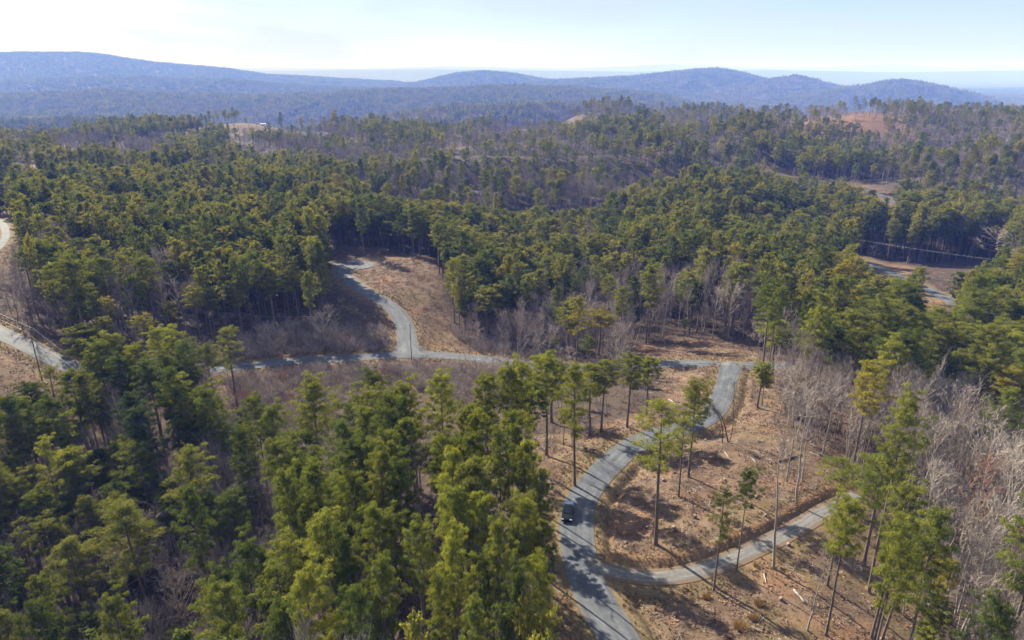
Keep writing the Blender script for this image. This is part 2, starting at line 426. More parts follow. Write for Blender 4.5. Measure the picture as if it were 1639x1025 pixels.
def bark_mat(name, dark, light, scale=3.0):
    m, nt, out = new_mat(name); p = principled(nt, out, dark, .9, .1)
    tc = N(nt, 'ShaderNodeTexCoord'); mp = N(nt, 'ShaderNodeMapping'); mp.inputs['Scale'].default_value = (1, 1, .25)
    nt.links.new(tc.outputs['Object'], mp.inputs[0])
    f = noise(nt, mp.outputs[0], scale * 2, 5, .65)
    c = ramp(nt, f, [(.3, dark), (.7, light)]); nt.links.new(c, p.inputs['Base Color'])
    b = N(nt, 'ShaderNodeBump', Strength=.6, Distance=.05); nt.links.new(f, b.inputs['Height']); nt.links.new(b.outputs[0], p.inputs['Normal'])
    return m
M_PBARK = bark_mat('pine_bark', (.085, .062, .050), (.23, .18, .145))
M_BBARK = bark_mat('hardwood_bark', (.17, .15, .13), (.40, .36, .31))
M_DARKBARK = bark_mat('dark_bark', (.05, .042, .036), (.12, .10, .085))

# ground: leaf litter, forest floor, verge grass, bare clay by surface attributes
m, nt, out = new_mat('ground_surface'); M_GROUND = m
p = principled(nt, out, (.2, .15, .12), .95, .1)
geo = N(nt, 'ShaderNodeNewGeometry'); P = geo.outputs['Position']
def attr(name):
    a = N(nt, 'ShaderNodeAttribute'); a.attribute_name = name; return a.outputs['Fac']
n1 = noise(nt, P, .35, 6, .65); n2 = noise(nt, P, 2.6, 5, .7); n3 = noise(nt, P, .045, 4, .6)
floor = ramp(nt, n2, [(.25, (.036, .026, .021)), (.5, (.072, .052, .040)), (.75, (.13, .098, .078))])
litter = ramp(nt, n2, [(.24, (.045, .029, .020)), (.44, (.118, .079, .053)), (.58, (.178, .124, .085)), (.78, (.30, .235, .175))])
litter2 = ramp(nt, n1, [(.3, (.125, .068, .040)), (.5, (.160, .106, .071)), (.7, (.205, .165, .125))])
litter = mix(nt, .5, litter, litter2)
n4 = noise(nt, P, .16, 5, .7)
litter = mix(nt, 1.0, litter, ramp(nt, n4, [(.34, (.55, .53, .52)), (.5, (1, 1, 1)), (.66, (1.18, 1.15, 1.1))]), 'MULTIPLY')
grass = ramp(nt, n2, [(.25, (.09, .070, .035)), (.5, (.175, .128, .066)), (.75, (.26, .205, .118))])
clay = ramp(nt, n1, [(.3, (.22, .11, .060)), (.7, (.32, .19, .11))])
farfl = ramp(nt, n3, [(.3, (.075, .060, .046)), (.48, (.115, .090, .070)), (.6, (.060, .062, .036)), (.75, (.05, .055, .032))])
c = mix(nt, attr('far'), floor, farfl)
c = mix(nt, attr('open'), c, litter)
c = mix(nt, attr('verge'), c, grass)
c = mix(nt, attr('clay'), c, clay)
nt.links.new(c, p.inputs['Base Color'])
bm_ = N(nt, 'ShaderNodeBump', Strength=.7, Distance=.25); nt.links.new(n2, bm_.inputs['Height']); nt.links.new(bm_.outputs[0], p.inputs['Normal'])

m, nt, out = new_mat('chip_seal'); M_ROAD = m
p = principled(nt, out, (.2, .2, .2), .85, .25)
uv = N(nt, 'ShaderNodeUVMap'); uv.uv_map = 'road'
sep = N(nt, 'ShaderNodeSeparateXYZ'); nt.links.new(uv.outputs[0], sep.inputs[0])
geo = N(nt, 'ShaderNodeNewGeometry')
mp = N(nt, 'ShaderNodeMapping'); mp.inputs['Scale'].default_value = (3.2, .10, 1); nt.links.new(uv.outputs[0], mp.inputs[0])
streak = noise(nt, mp.outputs[0], 1.0, 5, .6)
n1 = noise(nt, geo.outputs['Position'], 1.2, 6, .7)
n2 = noise(nt, geo.outputs['Position'], .18, 3, .6)
c = ramp(nt, streak, [(.3, (.070, .077, .090)), (.5, (.105, .113, .128)), (.72, (.155, .162, .174))])
c2 = ramp(nt, n1, [(.3, (.72, .72, .72)), (.55, (1, 1, 1)), (.75, (1.2, 1.19, 1.16))])
c3 = ramp(nt, n2, [(.35, (.82, .83, .85)), (.65, (1.12, 1.1, 1.07))])
c = mix(nt, 1.0, c, c2, 'MULTIPLY'); c = mix(nt, 1.0, c, c3, 'MULTIPLY')
# worn wheel tracks
au = N(nt, 'ShaderNodeMath', operation='ABSOLUTE'); nt.links.new(sep.outputs[0], au.inputs[0])
ja = N(nt, 'ShaderNodeMath', operation='MULTIPLY_ADD'); nt.links.new(n2, ja.inputs[0]); ja.inputs[1].default_value = .25; nt.links.new(au.outputs[0], ja.inputs[2])
wt = ramp(nt, ja.outputs[0], [(.15, (.93, .93, .94)), (.42, (1.08, 1.08, 1.07)), (.62, (1.08, 1.08, 1.07)), (.95, (.90, .90, .90))]); c = mix(nt, .8, c, wt, 'MULTIPLY')
# gravel and blown litter along the edges
ed = N(nt, 'ShaderNodeMath', operation='ABSOLUTE'); nt.links.new(sep.outputs[0], ed.inputs[0])
n5 = noise(nt, geo.outputs['Position'], .55, 6, .75)
ad = N(nt, 'ShaderNodeMath', operation='MULTIPLY_ADD'); nt.links.new(n5, ad.inputs[0]); ad.inputs[1].default_value = 1.3; nt.links.new(ed.outputs[0], ad.inputs[2])
ef = ramp(nt, ad.outputs[0], [(.0, (0, 0, 0)), (.5, (0, 0, 0)), (1, (1, 1, 1))])
hv = N(nt, 'ShaderNodeMath', operation='MULTIPLY_ADD'); nt.links.new(ad.outputs[0], hv.inputs[0]); hv.inputs[1].default_value = 2.6; hv.inputs[2].default_value = -3.9; hv.use_clamp = True
c = mix(nt, hv.outputs[0], c, (.165, .135, .098))
nt.links.new(c, p.inputs['Base Color'])
m, nt, out = new_mat('gravel'); M_GRAVEL = m
p = principled(nt, out, (.2, .2, .2), .95, .15)
uv = N(nt, 'ShaderNodeUVMap'); uv.uv_map = 'road'
sep = N(nt, 'ShaderNodeSeparateXYZ'); nt.links.new(uv.outputs[0], sep.inputs[0])
geo = N(nt, 'ShaderNodeNewGeometry')
mp = N(nt, 'ShaderNodeMapping'); mp.inputs['Scale'].default_value = (4.5, .16, 1); nt.links.new(uv.outputs[0], mp.inputs[0])
streak = noise(nt, mp.outputs[0], 1.0, 5, .65); n1 = noise(nt, geo.outputs['Position'], 2.6, 6, .75)
c = ramp(nt, streak, [(.3, (.12, .113, .108)), (.5, (.18, .172, .165)), (.7, (.26, .25, .235))])
c2 = ramp(nt, n1, [(.3, (.62, .62, .62)), (.55, (1, 1, 1)), (.75, (1.25, 1.23, 1.2))]); c = mix(nt, 1.0, c, c2, 'MULTIPLY')
ed = N(nt, 'ShaderNodeMath', operation='ABSOLUTE'); nt.links.new(sep.outputs[0], ed.inputs[0])
ad = N(nt, 'ShaderNodeMath', operation='MULTIPLY_ADD'); nt.links.new(n1, ad.inputs[0]); ad.inputs[1].default_value = .7; nt.links.new(ed.outputs[0], ad.inputs[2])
ef = ramp(nt, ad.outputs[0], [(.95, (0, 0, 0)), (1.25, (1, 1, 1))]); c = mix(nt, ef, c, (.165, .118, .080))
nt.links.new(c, p.inputs['Base Color'])

# ------------------------------------------------------------------ mesh helpers
def tag(o, label=None, cat=None, group=None, kind=None):
    if label: o['label'] = label
    if cat: o['category'] = cat
    if group: o['group'] = group
    if kind: o['kind'] = kind
    return o
def link(name, me, parent=None):
    o = bpy.data.objects.new(name, me); COL.objects.link(o)
    if parent is not None: o.parent = parent
    return o
def mesh_arrays(name, verts, tris, mats, mat_idx=None, smooth=False):
    """triangles only"""
    me = bpy.data.meshes.new(name)
    nv, nf = len(verts), len(tris)
    me.vertices.add(nv); me.vertices.foreach_set('co', np.asarray(verts, np.float32).ravel())
    me.loops.add(nf * 3); me.loops.foreach_set('vertex_index', np.asarray(tris, np.int32).ravel())
    me.polygons.add(nf); me.polygons.foreach_set('loop_start', np.arange(0, nf * 3, 3, dtype=np.int32))
    if mat_idx is not None: me.polygons.foreach_set('material_index', np.asarray(mat_idx, np.int32))
    if smooth: me.polygons.foreach_set('use_smooth', np.ones(nf, bool))
    me.update(calc_edges=True)
    for m in mats: me.materials.append(m)
    return me
def norm(v): return v / np.maximum(np.linalg.norm(v, axis=-1, keepdims=True), 1e-9)

def tube(path, radii, sides=6):
    path = np.array(path, float); n = len(path)
    V, T = [], []
    for i in range(n):
        d = path[min(i + 1, n - 1)] - path[max(i - 1, 0)]; d = d / (np.linalg.norm(d) + 1e-9)
        a = np.cross(d, [0.31, 0.95, 0.05]); a /= np.linalg.norm(a) + 1e-9; b = np.cross(d, a)
        for k in range(sides):
            t = 2 * pi * k / sides
            V.append(path[i] + (a * cos(t) + b * sin(t)) * radii[i])
    for i in range(n - 1):
        for k in range(sides):
            p, q = i * sides + k, i * sides + (k + 1) % sides
            T += [(p, q, q + sides), (p, q + sides, p + sides)]
    V.append(path[-1]); e = len(V) - 1
    for k in range(sides): T.append(((n - 1) * sides + k, (n - 1) * sides + (k + 1) % sides, e))
    return np.array(V), np.array(T)
class Acc:
    def __init__(s): s.v = []; s.t = []; s.m = []; s.n = 0
    def add(s, V, T, mi=0):
        if len(V) == 0: return
        s.v.append(np.asarray(V)); s.t.append(np.asarray(T) + s.n); s.m.append(np.full(len(T), mi)); s.n += len(V)
    def mesh(s, name, mats, smooth=False):
        return mesh_arrays(name, np.concatenate(s.v), np.concatenate(s.t), mats, np.concatenate(s.m), smooth)
    def arrays(s): return np.concatenate(s.v), np.concatenate(s.t), np.concatenate(s.m)

def blades(centres, out_dirs, length, width, rg, spread=.75):
    """leaf-sized triangles whose faces look roughly along out_dirs"""
    n = len(centres)
    nr = norm(out_dirs + rg.normal(0, spread, (n, 3)))
    ax = norm(np.cross(nr, rg.normal(0, 1, (n, 3))))
    si = np.cross(nr, ax)
    L = length * rg.uniform(.6, 1.3, (n, 1)); W = width * rg.uniform(.7, 1.3, (n, 1))
    V = np.empty((n, 3, 3))
    V[:, 0] = centres - ax * L * .5 - si * W * .5; V[:, 1] = centres - ax * L * .5 + si * W * .5; V[:, 2] = centres + ax * L * .5
    return V.reshape(-1, 3), np.arange(n * 3).reshape(-1, 3)
def ribbons(A, B, wa, wb, rg):
    """thin twigs from A to B as flat tapering strips"""
    d = norm(B - A); s = norm(np.cross(d, rg.normal(0, 1, A.shape)))
    n = len(A); V = np.empty((n, 3, 3))
    V[:, 0] = A - s * wa; V[:, 1] = A + s * wa; V[:, 2] = B
    return V.reshape(-1, 3), np.arange(n * 3).reshape(-1, 3)

# ------------------------------------------------------------------ pine: trunk with limbs, crown of needle clumps (unit: metres)
def pine(seed, H=22.0, base=.5, R=3.6, n_br=34, clump=72, bl=.48, bw=.075, lod=0, top=.55, droop=.0, lean=.4):
    rg = np.random.default_rng(seed)
    trunk, crown = Acc(), Acc()
    k = 9
    zz = np.linspace(0, H * .985, k)
    off = np.cumsum(rg.normal(0, .10 * lean, (k, 2)), axis=0); off[0] = 0
    path = np.column_stack([off, zz])
    rad = np.interp(zz / H, [0, .06, .5, .8, 1], [.36, .27, .20, .11, .03]) * (H / 24) ** .8
    sides = (8, 5, 3)[lod]
    V, T = tube(path, rad, sides); trunk.add(V, T)
    def at(z): return np.array([np.interp(z, zz, path[:, 0]), np.interp(z, zz, path[:, 1]), z])
    cs, os_, rs = [], [], []
    ang = rg.uniform(0, 6.28)
    gap = rg.uniform(0, 1, 4)
    for i in range(n_br):
        f = (i + rg.uniform(0, 1)) / n_br
        z = H * (base + (1 - base) * f * .97)
        ang += 2.4 + rg.normal(0, .35)
        shape = np.interp(f, [0, .12, .3, top, .8, .95, 1], [.40, .70, .92, 1.0, .84, .55, .25])
        L = R * shape * rg.uniform(.62, 1.12) * (1 + .22 * math.sin(ang + gap[0] * 6.28))
        if f < .25 and rg.uniform() < .35: continue
        el = np.interp(f, [0, .4, .8, 1], [-.08 - droop, .18, .62, 1.15]) + rg.normal(0, .12)
        d = np.array([cos(ang) * cos(el), sin(ang) * cos(el), sin(el)])
        a = at(z); tip = a + d * L + np.array([0, 0, .14 * L])
        mid = a + d * L * .55
        if lod < 2:
            V, T = tube([a, mid, tip], [.055, .038, .014], 3); trunk.add(V, T)
        side = np.cross(d, [0, 0, 1]); side /= np.linalg.norm(side) + 1e-9
        for (q, sw) in ((.34, .08), (.52, -.16), (.66, .24), (.76, -.26), (.88, .12), (1.0, 0.0)):
            if L * q < .35 and f < .9: continue
            c = a + (tip - a) * q + side * sw * L * rg.uniform(.5, 1.5) + rg.normal(0, .2, 3)
            cs.append(c); rs.append(rg.uniform(.40, .74) * (R / 3.6) ** .7 * (1.1 if q == 1 else .95)); os_.append(d)
    cs.append(at(H * .985)); rs.append(.6 * R / 3.6); os_.append(np.array([0, 0, 1.]))
    cs = np.array(cs); rs = np.array(rs)
    n = int(clump)
    q = norm(rg.normal(0, 1, (len(cs), n, 3))); q[..., 2] = np.where(q[..., 2] < -.15, -q[..., 2] * .4, q[..., 2])
    rad_ = rg.uniform(.35, 1.0, (len(cs), n, 1)) ** .6
    sc = np.array([1, 1, .62])
    pts = cs[:, None] + q * rad_ * sc * rs[:, None, None]
    outd = norm(q * .9 + np.array([0, 0, .45]))
    V, T = blades(pts.reshape(-1, 3), outd.reshape(-1, 3), bl, bw, rg)
    crown.add(V, T)
    return trunk, crown

# ------------------------------------------------------------------ leafless hardwood: trunk with forks, crown of limbs and twigs
def bare(seed, H=17.0, R=3.2, fork=.35, n1=13, n2=5, n3=5, n4=4, tw=.016, lod=0, up=.55):
    rg = np.random.default_rng(seed)
    trunk, crown = Acc(), Acc()
    k = 8; zz = np.linspace(0, H * .92, k)
    off = np.cumsum(rg.normal(0, .16, (k, 2)), axis=0); off[0] = 0
    path = np.column_stack([off, zz])
    rad = np.interp(zz / H, [0, .05, .4, .7, 1], [.20, .155, .115, .06, .02]) * (H / 17) ** .8
    V, T = tube(path, rad, (7, 4, 3)[lod]); trunk.add(V, T)
    A, D, Ln = [], [], []
    ang = rg.uniform(0, 6.28)
    for i in range(n1):
        f = (i + rg.uniform(0, .9)) / n1
        z = H * (fork + (.90 - fork) * f)
        ang += 2.4 + rg.normal(0, .4)
        el = up + f * .5 + rg.normal(0, .12)
        d = np.array([cos(ang) * cos(el), sin(ang) * cos(el), sin(el)])
        L = min(R / max(cos(el), .3), (H - z) * 1.05 + .6) * rg.uniform(.75, 1.1) * (1 - .25 * f)
        a = np.array([np.interp(z, zz, path[:, 0]), np.interp(z, zz, path[:, 1]), z])
        m_ = a + d * L * .5 + rg.normal(0, .12, 3); tip = a + d * L + np.array([0, 0, .16 * L])
        V, T = tube([a, m_, tip], [.048 * (1 - .5 * f), .028, .008], (4, 3, 3)[lod]); crown.add(V, T)
        for j in range(n2):
            t = rg.uniform(.25, .98); b = a + (m_ - a) * t * 2 if t < .5 else m_ + (tip - m_) * (t - .5) * 2
            A.append(b); dd = norm(d + rg.normal(0, .45, 3) + np.array([0, 0, .35])); D.append(dd); Ln.append(L * rg.uniform(.25, .5) * (1.15 - .5 * t))
    for j in range(n2 * 2):
        z = H * rg.uniform(.72, .92); A.append(np.array([np.interp(z, zz, path[:, 0]), np.interp(z, zz, path[:, 1]), z]))
        D.append(norm(np.array([rg.normal(0, .5), rg.normal(0, .5), 1.]))); Ln.append((H - z) * rg.uniform(.6, 1.1) + .3)
    A = np.array(A); D = np.array(D); Ln = np.array(Ln)[:, None]
    B = A + D * Ln
    V, T = ribbons(A, B, tw * 1.7, 0, rg); crown.add(V, T)
    for lev, nn in enumerate((n3, n4)):
        t = rg.uniform(.2, .97, (len(A), nn, 1))
        A2 = (A[:, None] + (B - A)[:, None] * t).reshape(-1, 3)
        D2 = norm(np.repeat(D, nn, 0) + rg.normal(0, .5, (len(A2), 3)) + np.array([0, 0, .25]))
        L2 = np.repeat(Ln, nn, 0) * rg.uniform(.35, .65, (len(A2), 1))
        B2 = A2 + D2 * L2
        V, T = ribbons(A2, B2, tw * (1.2 if lev == 0 else .85), 0, rg); crown.add(V, T)
        A, B, D, Ln = A2, B2, D2, L2
    return trunk, crown

def bush(seed, H=2.6, R=1.6, stems=26, twigs=9, tw=.014):
    rg = np.random.default_rng(seed); a = Acc()
    ang = rg.uniform(0, 6.28, stems); r = rg.uniform(.1, 1, stems) ** .6
    A = np.column_stack([np.cos(ang) * .25 * r, np.sin(ang) * .25 * r, np.zeros(stems)])
    B = np.column_stack([np.cos(ang) * R * r, np.sin(ang) * R * r, H * rg.uniform(.6, 1.05, stems) * (1.1 - .35 * r)])
    V, T = ribbons(A, B, tw * 1.6, 0, rg); a.add(V, T)
    D = norm(B - A); L = np.linalg.norm(B - A, axis=1)[:, None]
    for nn, w in ((twigs, tw), (4, tw * .8)):
        t = rg.uniform(.3, 1, (len(A), nn, 1)); A2 = (A[:, None] + (B - A)[:, None] * t).reshape(-1, 3)
        D2 = norm(np.repeat(D, nn, 0) + rg.normal(0, .5, (len(A2), 3))); L2 = np.repeat(L, nn, 0) * rg.uniform(.2, .42, (len(A2), 1))
        B2 = A2 + D2 * L2; V, T = ribbons(A2, B2, w, 0, rg); a.add(V, T); A, B, D, L = A2, B2, D2, L2
    return a

# ------------------------------------------------------------------ ground sheet: a fan of cells that grow with distance
NA, NR = 620, 940
ua = np.linspace(-radians(61), radians(61), NA)
rr = np.concatenate([np.geomspace(16, 420, 430), np.geomspace(420, 3000, 220)[1:], np.geomspace(3000, 45000, NR - 649 + 1)[1:]])
NR = len(rr)
AA, RR = np.meshgrid(ua, rr)
GX = (RR * np.sin(AA)).ravel(); GY = (RR * np.cos(AA)).ravel()
GZ, GD, GI, GS = ground_h(GX, GY, True)
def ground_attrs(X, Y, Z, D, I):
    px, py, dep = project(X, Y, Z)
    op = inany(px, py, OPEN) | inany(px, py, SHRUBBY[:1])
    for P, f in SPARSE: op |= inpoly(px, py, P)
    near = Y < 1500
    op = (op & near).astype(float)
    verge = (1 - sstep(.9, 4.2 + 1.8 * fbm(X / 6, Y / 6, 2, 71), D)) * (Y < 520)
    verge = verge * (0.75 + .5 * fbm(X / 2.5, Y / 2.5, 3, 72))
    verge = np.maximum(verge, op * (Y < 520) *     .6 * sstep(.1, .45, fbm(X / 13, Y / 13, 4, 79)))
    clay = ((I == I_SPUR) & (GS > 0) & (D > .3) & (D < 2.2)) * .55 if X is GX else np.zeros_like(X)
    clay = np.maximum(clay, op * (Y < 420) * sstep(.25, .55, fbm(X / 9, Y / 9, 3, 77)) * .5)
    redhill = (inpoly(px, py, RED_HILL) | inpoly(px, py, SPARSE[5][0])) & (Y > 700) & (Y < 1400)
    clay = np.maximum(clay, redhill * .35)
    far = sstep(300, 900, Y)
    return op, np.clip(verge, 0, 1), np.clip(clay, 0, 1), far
A_OP, A_VE, A_CL, A_FA = ground_attrs(GX, GY, GZ, GD, GI)
# soften the edge of the open areas
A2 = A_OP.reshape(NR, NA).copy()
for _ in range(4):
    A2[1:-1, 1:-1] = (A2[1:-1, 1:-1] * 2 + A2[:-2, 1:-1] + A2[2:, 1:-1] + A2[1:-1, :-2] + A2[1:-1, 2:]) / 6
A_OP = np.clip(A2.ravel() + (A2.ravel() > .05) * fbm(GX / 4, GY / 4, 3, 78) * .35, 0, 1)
idx = np.arange(NR * NA).reshape(NR, NA)
q = np.stack([idx[:-1, :-1], idx[:-1, 1:], idx[1:, 1:], idx[1:, :-1]], -1).reshape(-1, 4)
me = bpy.data.meshes.new('ground')
me.vertices.add(len(GX)); me.vertices.foreach_set('co', np.column_stack([GX, GY, GZ]).astype(np.float32).ravel())
me.loops.add(len(q) * 4); me.loops.foreach_set('vertex_index', q[:, ::-1].astype(np.int32).ravel())
me.polygons.add(len(q)); me.polygons.foreach_set('loop_start', np.arange(0, len(q) * 4, 4, dtype=np.int32))
me.polygons.foreach_set('use_smooth', np.ones(len(q), bool))
me.update(calc_edges=True)
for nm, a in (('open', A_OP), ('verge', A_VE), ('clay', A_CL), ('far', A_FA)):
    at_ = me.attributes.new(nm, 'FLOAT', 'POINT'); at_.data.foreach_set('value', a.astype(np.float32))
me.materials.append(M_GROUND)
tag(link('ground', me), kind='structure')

# ------------------------------------------------------------------ road sheets
for ri, nm in enumerate(NAMES):
    wd, L, z = ROADLINE[nm]
    d = np.gradient(L, axis=0); d = norm(d); s = np.column_stack([d[:, 1], -d[:, 0]])
    acc = np.concatenate([[0], np.cumsum(np.linalg.norm(np.diff(L, axis=0), axis=1))])
    ac = np.linspace(-1, 1, 7)
    wob = 1 + .07 * fbm(acc / 4, acc * 0 + ri, 4, 5)[:, None]
    if nm == 'main': wob = wob * (1 + 1.5 * np.exp(-((acc[-1] - acc) / 4.2) ** 1.0))[:, None]
    if nm == 'upper': wob = wob * (1 + 1.3 * np.exp(-(acc / 4.2)))[:, None]
    X = L[:, :1] + s[:, :1] * ac * wd / 2 * wob; Y = L[:, 1:] + s[:, 1:] * ac * wd / 2 * wob
    Z = ground_h(X, Y) + (.08 if nm != 'spur' else .05) + .004 * ri + .05 * (1 - ac ** 2)
    n_, w_ = X.shape
    idx = np.arange(n_ * w_).reshape(n_, w_)
    q = np.stack([idx[:-1, :-1], idx[:-1, 1:], idx[1:, 1:], idx[1:, :-1]], -1).reshape(-1, 4)
    me = bpy.data.meshes.new('road'); me.from_pydata(np.column_stack([X.ravel(), Y.ravel(), Z.ravel()]).tolist(), [], q.tolist())
    uvl = me.uv_layers.new(name='road')
    vi = np.empty(len(me.loops), np.int32); me.loops.foreach_get('vertex_index', vi)
    U = np.tile(ac, n_); Vv = np.repeat(acc, w_)
    uvl.data.foreach_set('uv', np.column_stack([U[vi], Vv[vi]]).astype(np.float32).ravel())
    me.polygons.foreach_set('use_smooth', np.ones(len(q), bool))
    me.materials.append(M_GRAVEL if nm == 'spur' else M_ROAD)
    tag(link('gravel_track' if nm == 'spur' else 'road', me), kind='structure')
# the paved turning pad at the head of the upper road
pcx, pcy = unproject(566, 425, dmax=600)
th = np.linspace(0, 2 * pi, 40, endpoint=False)
rads = np.linspace(0, 1, 5)
PX = pcx + np.outer(rads, np.cos(th) * 9.5); PY = pcy + np.outer(rads, np.sin(th) * 8)
PZ = ground_h(PX, PY) + .12
ix = np.arange(5 * 40).reshape(5, 40); q = np.stack([ix[:-1], np.roll(ix[:-1], -1, 1), np.roll(ix[1:], -1, 1), ix[1:]], -1).reshape(-1, 4)
me = bpy.data.meshes.new('turning_pad'); me.from_pydata(np.column_stack([PX.ravel(), PY.ravel(), PZ.ravel()]).tolist(), [], q.tolist())
me.uv_layers.new(name='road'); me.materials.append(M_ROAD); tag(link('road', me), kind='structure')

# ------------------------------------------------------------------ tree prototypes
TONE = {'deep': (.092, .118, .030), 'mid': (.142, .164, .036), 'olive': (.165, .175, .044), 'yellow': (.205, .218, .042), 'blue': (.066, .092, .044), 'gold': (.270, .240, .042)}
TONE_WORD = {'deep': 'deep green', 'mid': 'mid green', 'olive': 'olive green', 'yellow': 'yellow-green', 'blue': 'dark bluish', 'gold': 'golden-green'}
PV = [  # shape word, arguments at a height of 22 m
    ('oval-crowned', dict(base=.58, R=3.5, n_br=34)),
    ('broad rounded', dict(base=.63, R=4.2, n_br=32, top=.5)),
    ('narrow', dict(base=.57, R=2.7, n_br=32)),
    ('dense', dict(base=.53, R=3.9, n_br=40, clump=64, top=.42)),
    ('flat-topped', dict(base=.69, R=4.0, n_br=26, top=.75)),
    ('long-crowned', dict(base=.44, R=3.3, n_br=42, top=.3, clump=52)),
    ('sparse', dict(base=.55, R=3.3, n_br=26, clump=44)),
    ('lopsided', dict(base=.56, R=3.8, n_br=30, lean=1.2)),
    ('bushy young', dict(base=.08, R=4.2, n_br=44, clump=60, top=.2, bl=.6, bw=.16)),
]
PR = [a['R'] for _, a in PV]
PINE0 = []
for i, (w, a) in enumerate(PV):
    t, c = pine(100 + i, **a)
    PINE0.append((t.mesh('pine_trunk', [M_PBARK], True), c.mesh('pine_crown', [M_NEEDLE])))
BV = [
    ('slender', dict(H=17, R=2.3, fork=.42, n1=13, up=.75)),
    ('spreading', dict(H=15, R=4.2, fork=.22, n1=22, n2=7, up=.5)),
    ('fan-shaped', dict(H=18, R=3.2, fork=.34, n1=15, up=.7)),
    ('sparse', dict(H=17, R=2.2, fork=.5, n1=9, n2=4, n3=4, up=.7)),
    ('bushy', dict(H=11, R=3.6, fork=.14, n1=18, n2=6, up=.5)),
    ('pole-like', dict(H=18, R=1.1, fork=.45, n1=8, n2=3, n3=3, n4=3, up=.6)),
    ('wide fan-shaped', dict(H=18, R=8, fork=.14, n1=28, n2=8, n3=6, n4=4, up=.62)),
]
BR_ = [a['R'] for _, a in BV]; BH = [a['H'] for _, a in BV]
BARE0 = []
for i, (w, a) in enumerate(BV):
    t, c = bare(300 + i, **a)
    BARE0.append((t.mesh('bare_trunk', [M_BBARK], True), c.mesh('bare_crown', [M_TWIG])))
SHRUB0 = [bush(500 + i, H=2.4 + .5 * i, R=1.3 + .3 * i).mesh('shrub_twigs', [M_TWIG]) for i in range(4)]

def joined(name, tr, cr, m1, m2):
    a = Acc(); a.add(*tr.arrays()[:2], 0); a.add(*cr.arrays()[:2], 1); return a.mesh(name, [m1, m2])
LIB = {}
def lib(name, meshes):
    c = bpy.data.collections.new(name)
    for i, me in enumerate(meshes):
        o = bpy.data.objects.new(f'{name}_{i:02d}', me); c.objects.link(o)
    LIB[name] = c
lib('pine_mid', [joined('m', *pine(120 + i, **{**a, 'clump': 12, 'bl': .78, 'bw': .26, 'lod': 1}), M_PBARK, M_NEEDLE_FAR) for i, (w, a) in enumerate(PV[:8])])
lib('pine_low', [joined('m', *pine(140 + i, **{**a, 'n_br': 18, 'clump': 5, 'bl': 1.2, 'bw': .5, 'lod': 2}), M_PBARK, M_NEEDLE_FAR) for i, (w, a) in enumerate(PV[:6])])
lib('bare_mid', [joined('m', *bare(320 + i, **{**a, 'n3': 4, 'n4': 3, 'tw': .034, 'lod': 1}), M_BBARK, M_TWIG_FAR) for i, (w, a) in enumerate(BV[:5])])
lib('bare_low', [joined('m', *bare(340 + i, **{**a, 'n1': 10, 'n2': 3, 'n3': 3, 'n4': 2, 'tw': .09, 'lod': 2}), M_BBARK, M_TWIG_FAR) for i, (w, a) in enumerate(BV[:5])])
lib('shrub_mid', [bush(520 + i, H=2.2 + .5 * i, R=1.3 + .3 * i, stems=16, twigs=6, tw=.024).mesh('m', [M_TWIG_FAR]) for i in range(4)])
def clump_mesh(seed, pines, bares, size):
    """a knot of far-off trees"""
    rg = np.random.default_rng(seed); a = Acc()
    for kind, cnt in (('p', pines), ('b', bares)):
        for i in range(cnt):
            H = rg.uniform(14, 24) if kind == 'p' else rg.uniform(11, 18)
            c = np.array([*rg.uniform(-size / 2, size / 2, 2), 0]); R = rg.uniform(2.6, 4.2)
            k = 46 if kind == 'p' else 40
            z = rg.uniform(.42 if kind == 'p' else .3, 1, k); sh = np.sin(np.clip((1.06 - z) / .62, 0, 1) * pi * .62) ** .7
            an = rg.uniform(0, 6.28, k); r = R * sh * rg.uniform(.3, 1, k) ** .5
            pts = c + np.column_stack([np.cos(an) * r, np.sin(an) * r, z * H])
            out = np.column_stack([np.cos(an) * .7, np.sin(an) * .7, np.full(k, .7)])
            if kind == 'p': V, T = blades(pts, out, 2.6, 1.7, rg, .6)
            else: V, T = ribbons(pts - np.column_stack([np.cos(an) * .2, np.sin(an) * .2, np.full(k, 1.2)]), pts + np.column_stack([np.cos(an) * .8, np.sin(an) * .8, np.full(k, 1.6)]), .22, 0, rg)
            a.add(V, T, 0 if kind == 'p' else 1)
            V, T = tube([c, c + [0, 0, H * .8]], [.25, .12], 3); a.add(V, T, 2)
    return a.mesh('m', [M_NEEDLE_FAR, M_TWIG_FAR, M_PBARK])
lib('clump_pine', [clump_mesh(600 + i, 9, 2, 26) for i in range(4)])
lib('clump_bare', [clump_mesh(620 + i, 2, 11, 26) for i in range(4)])

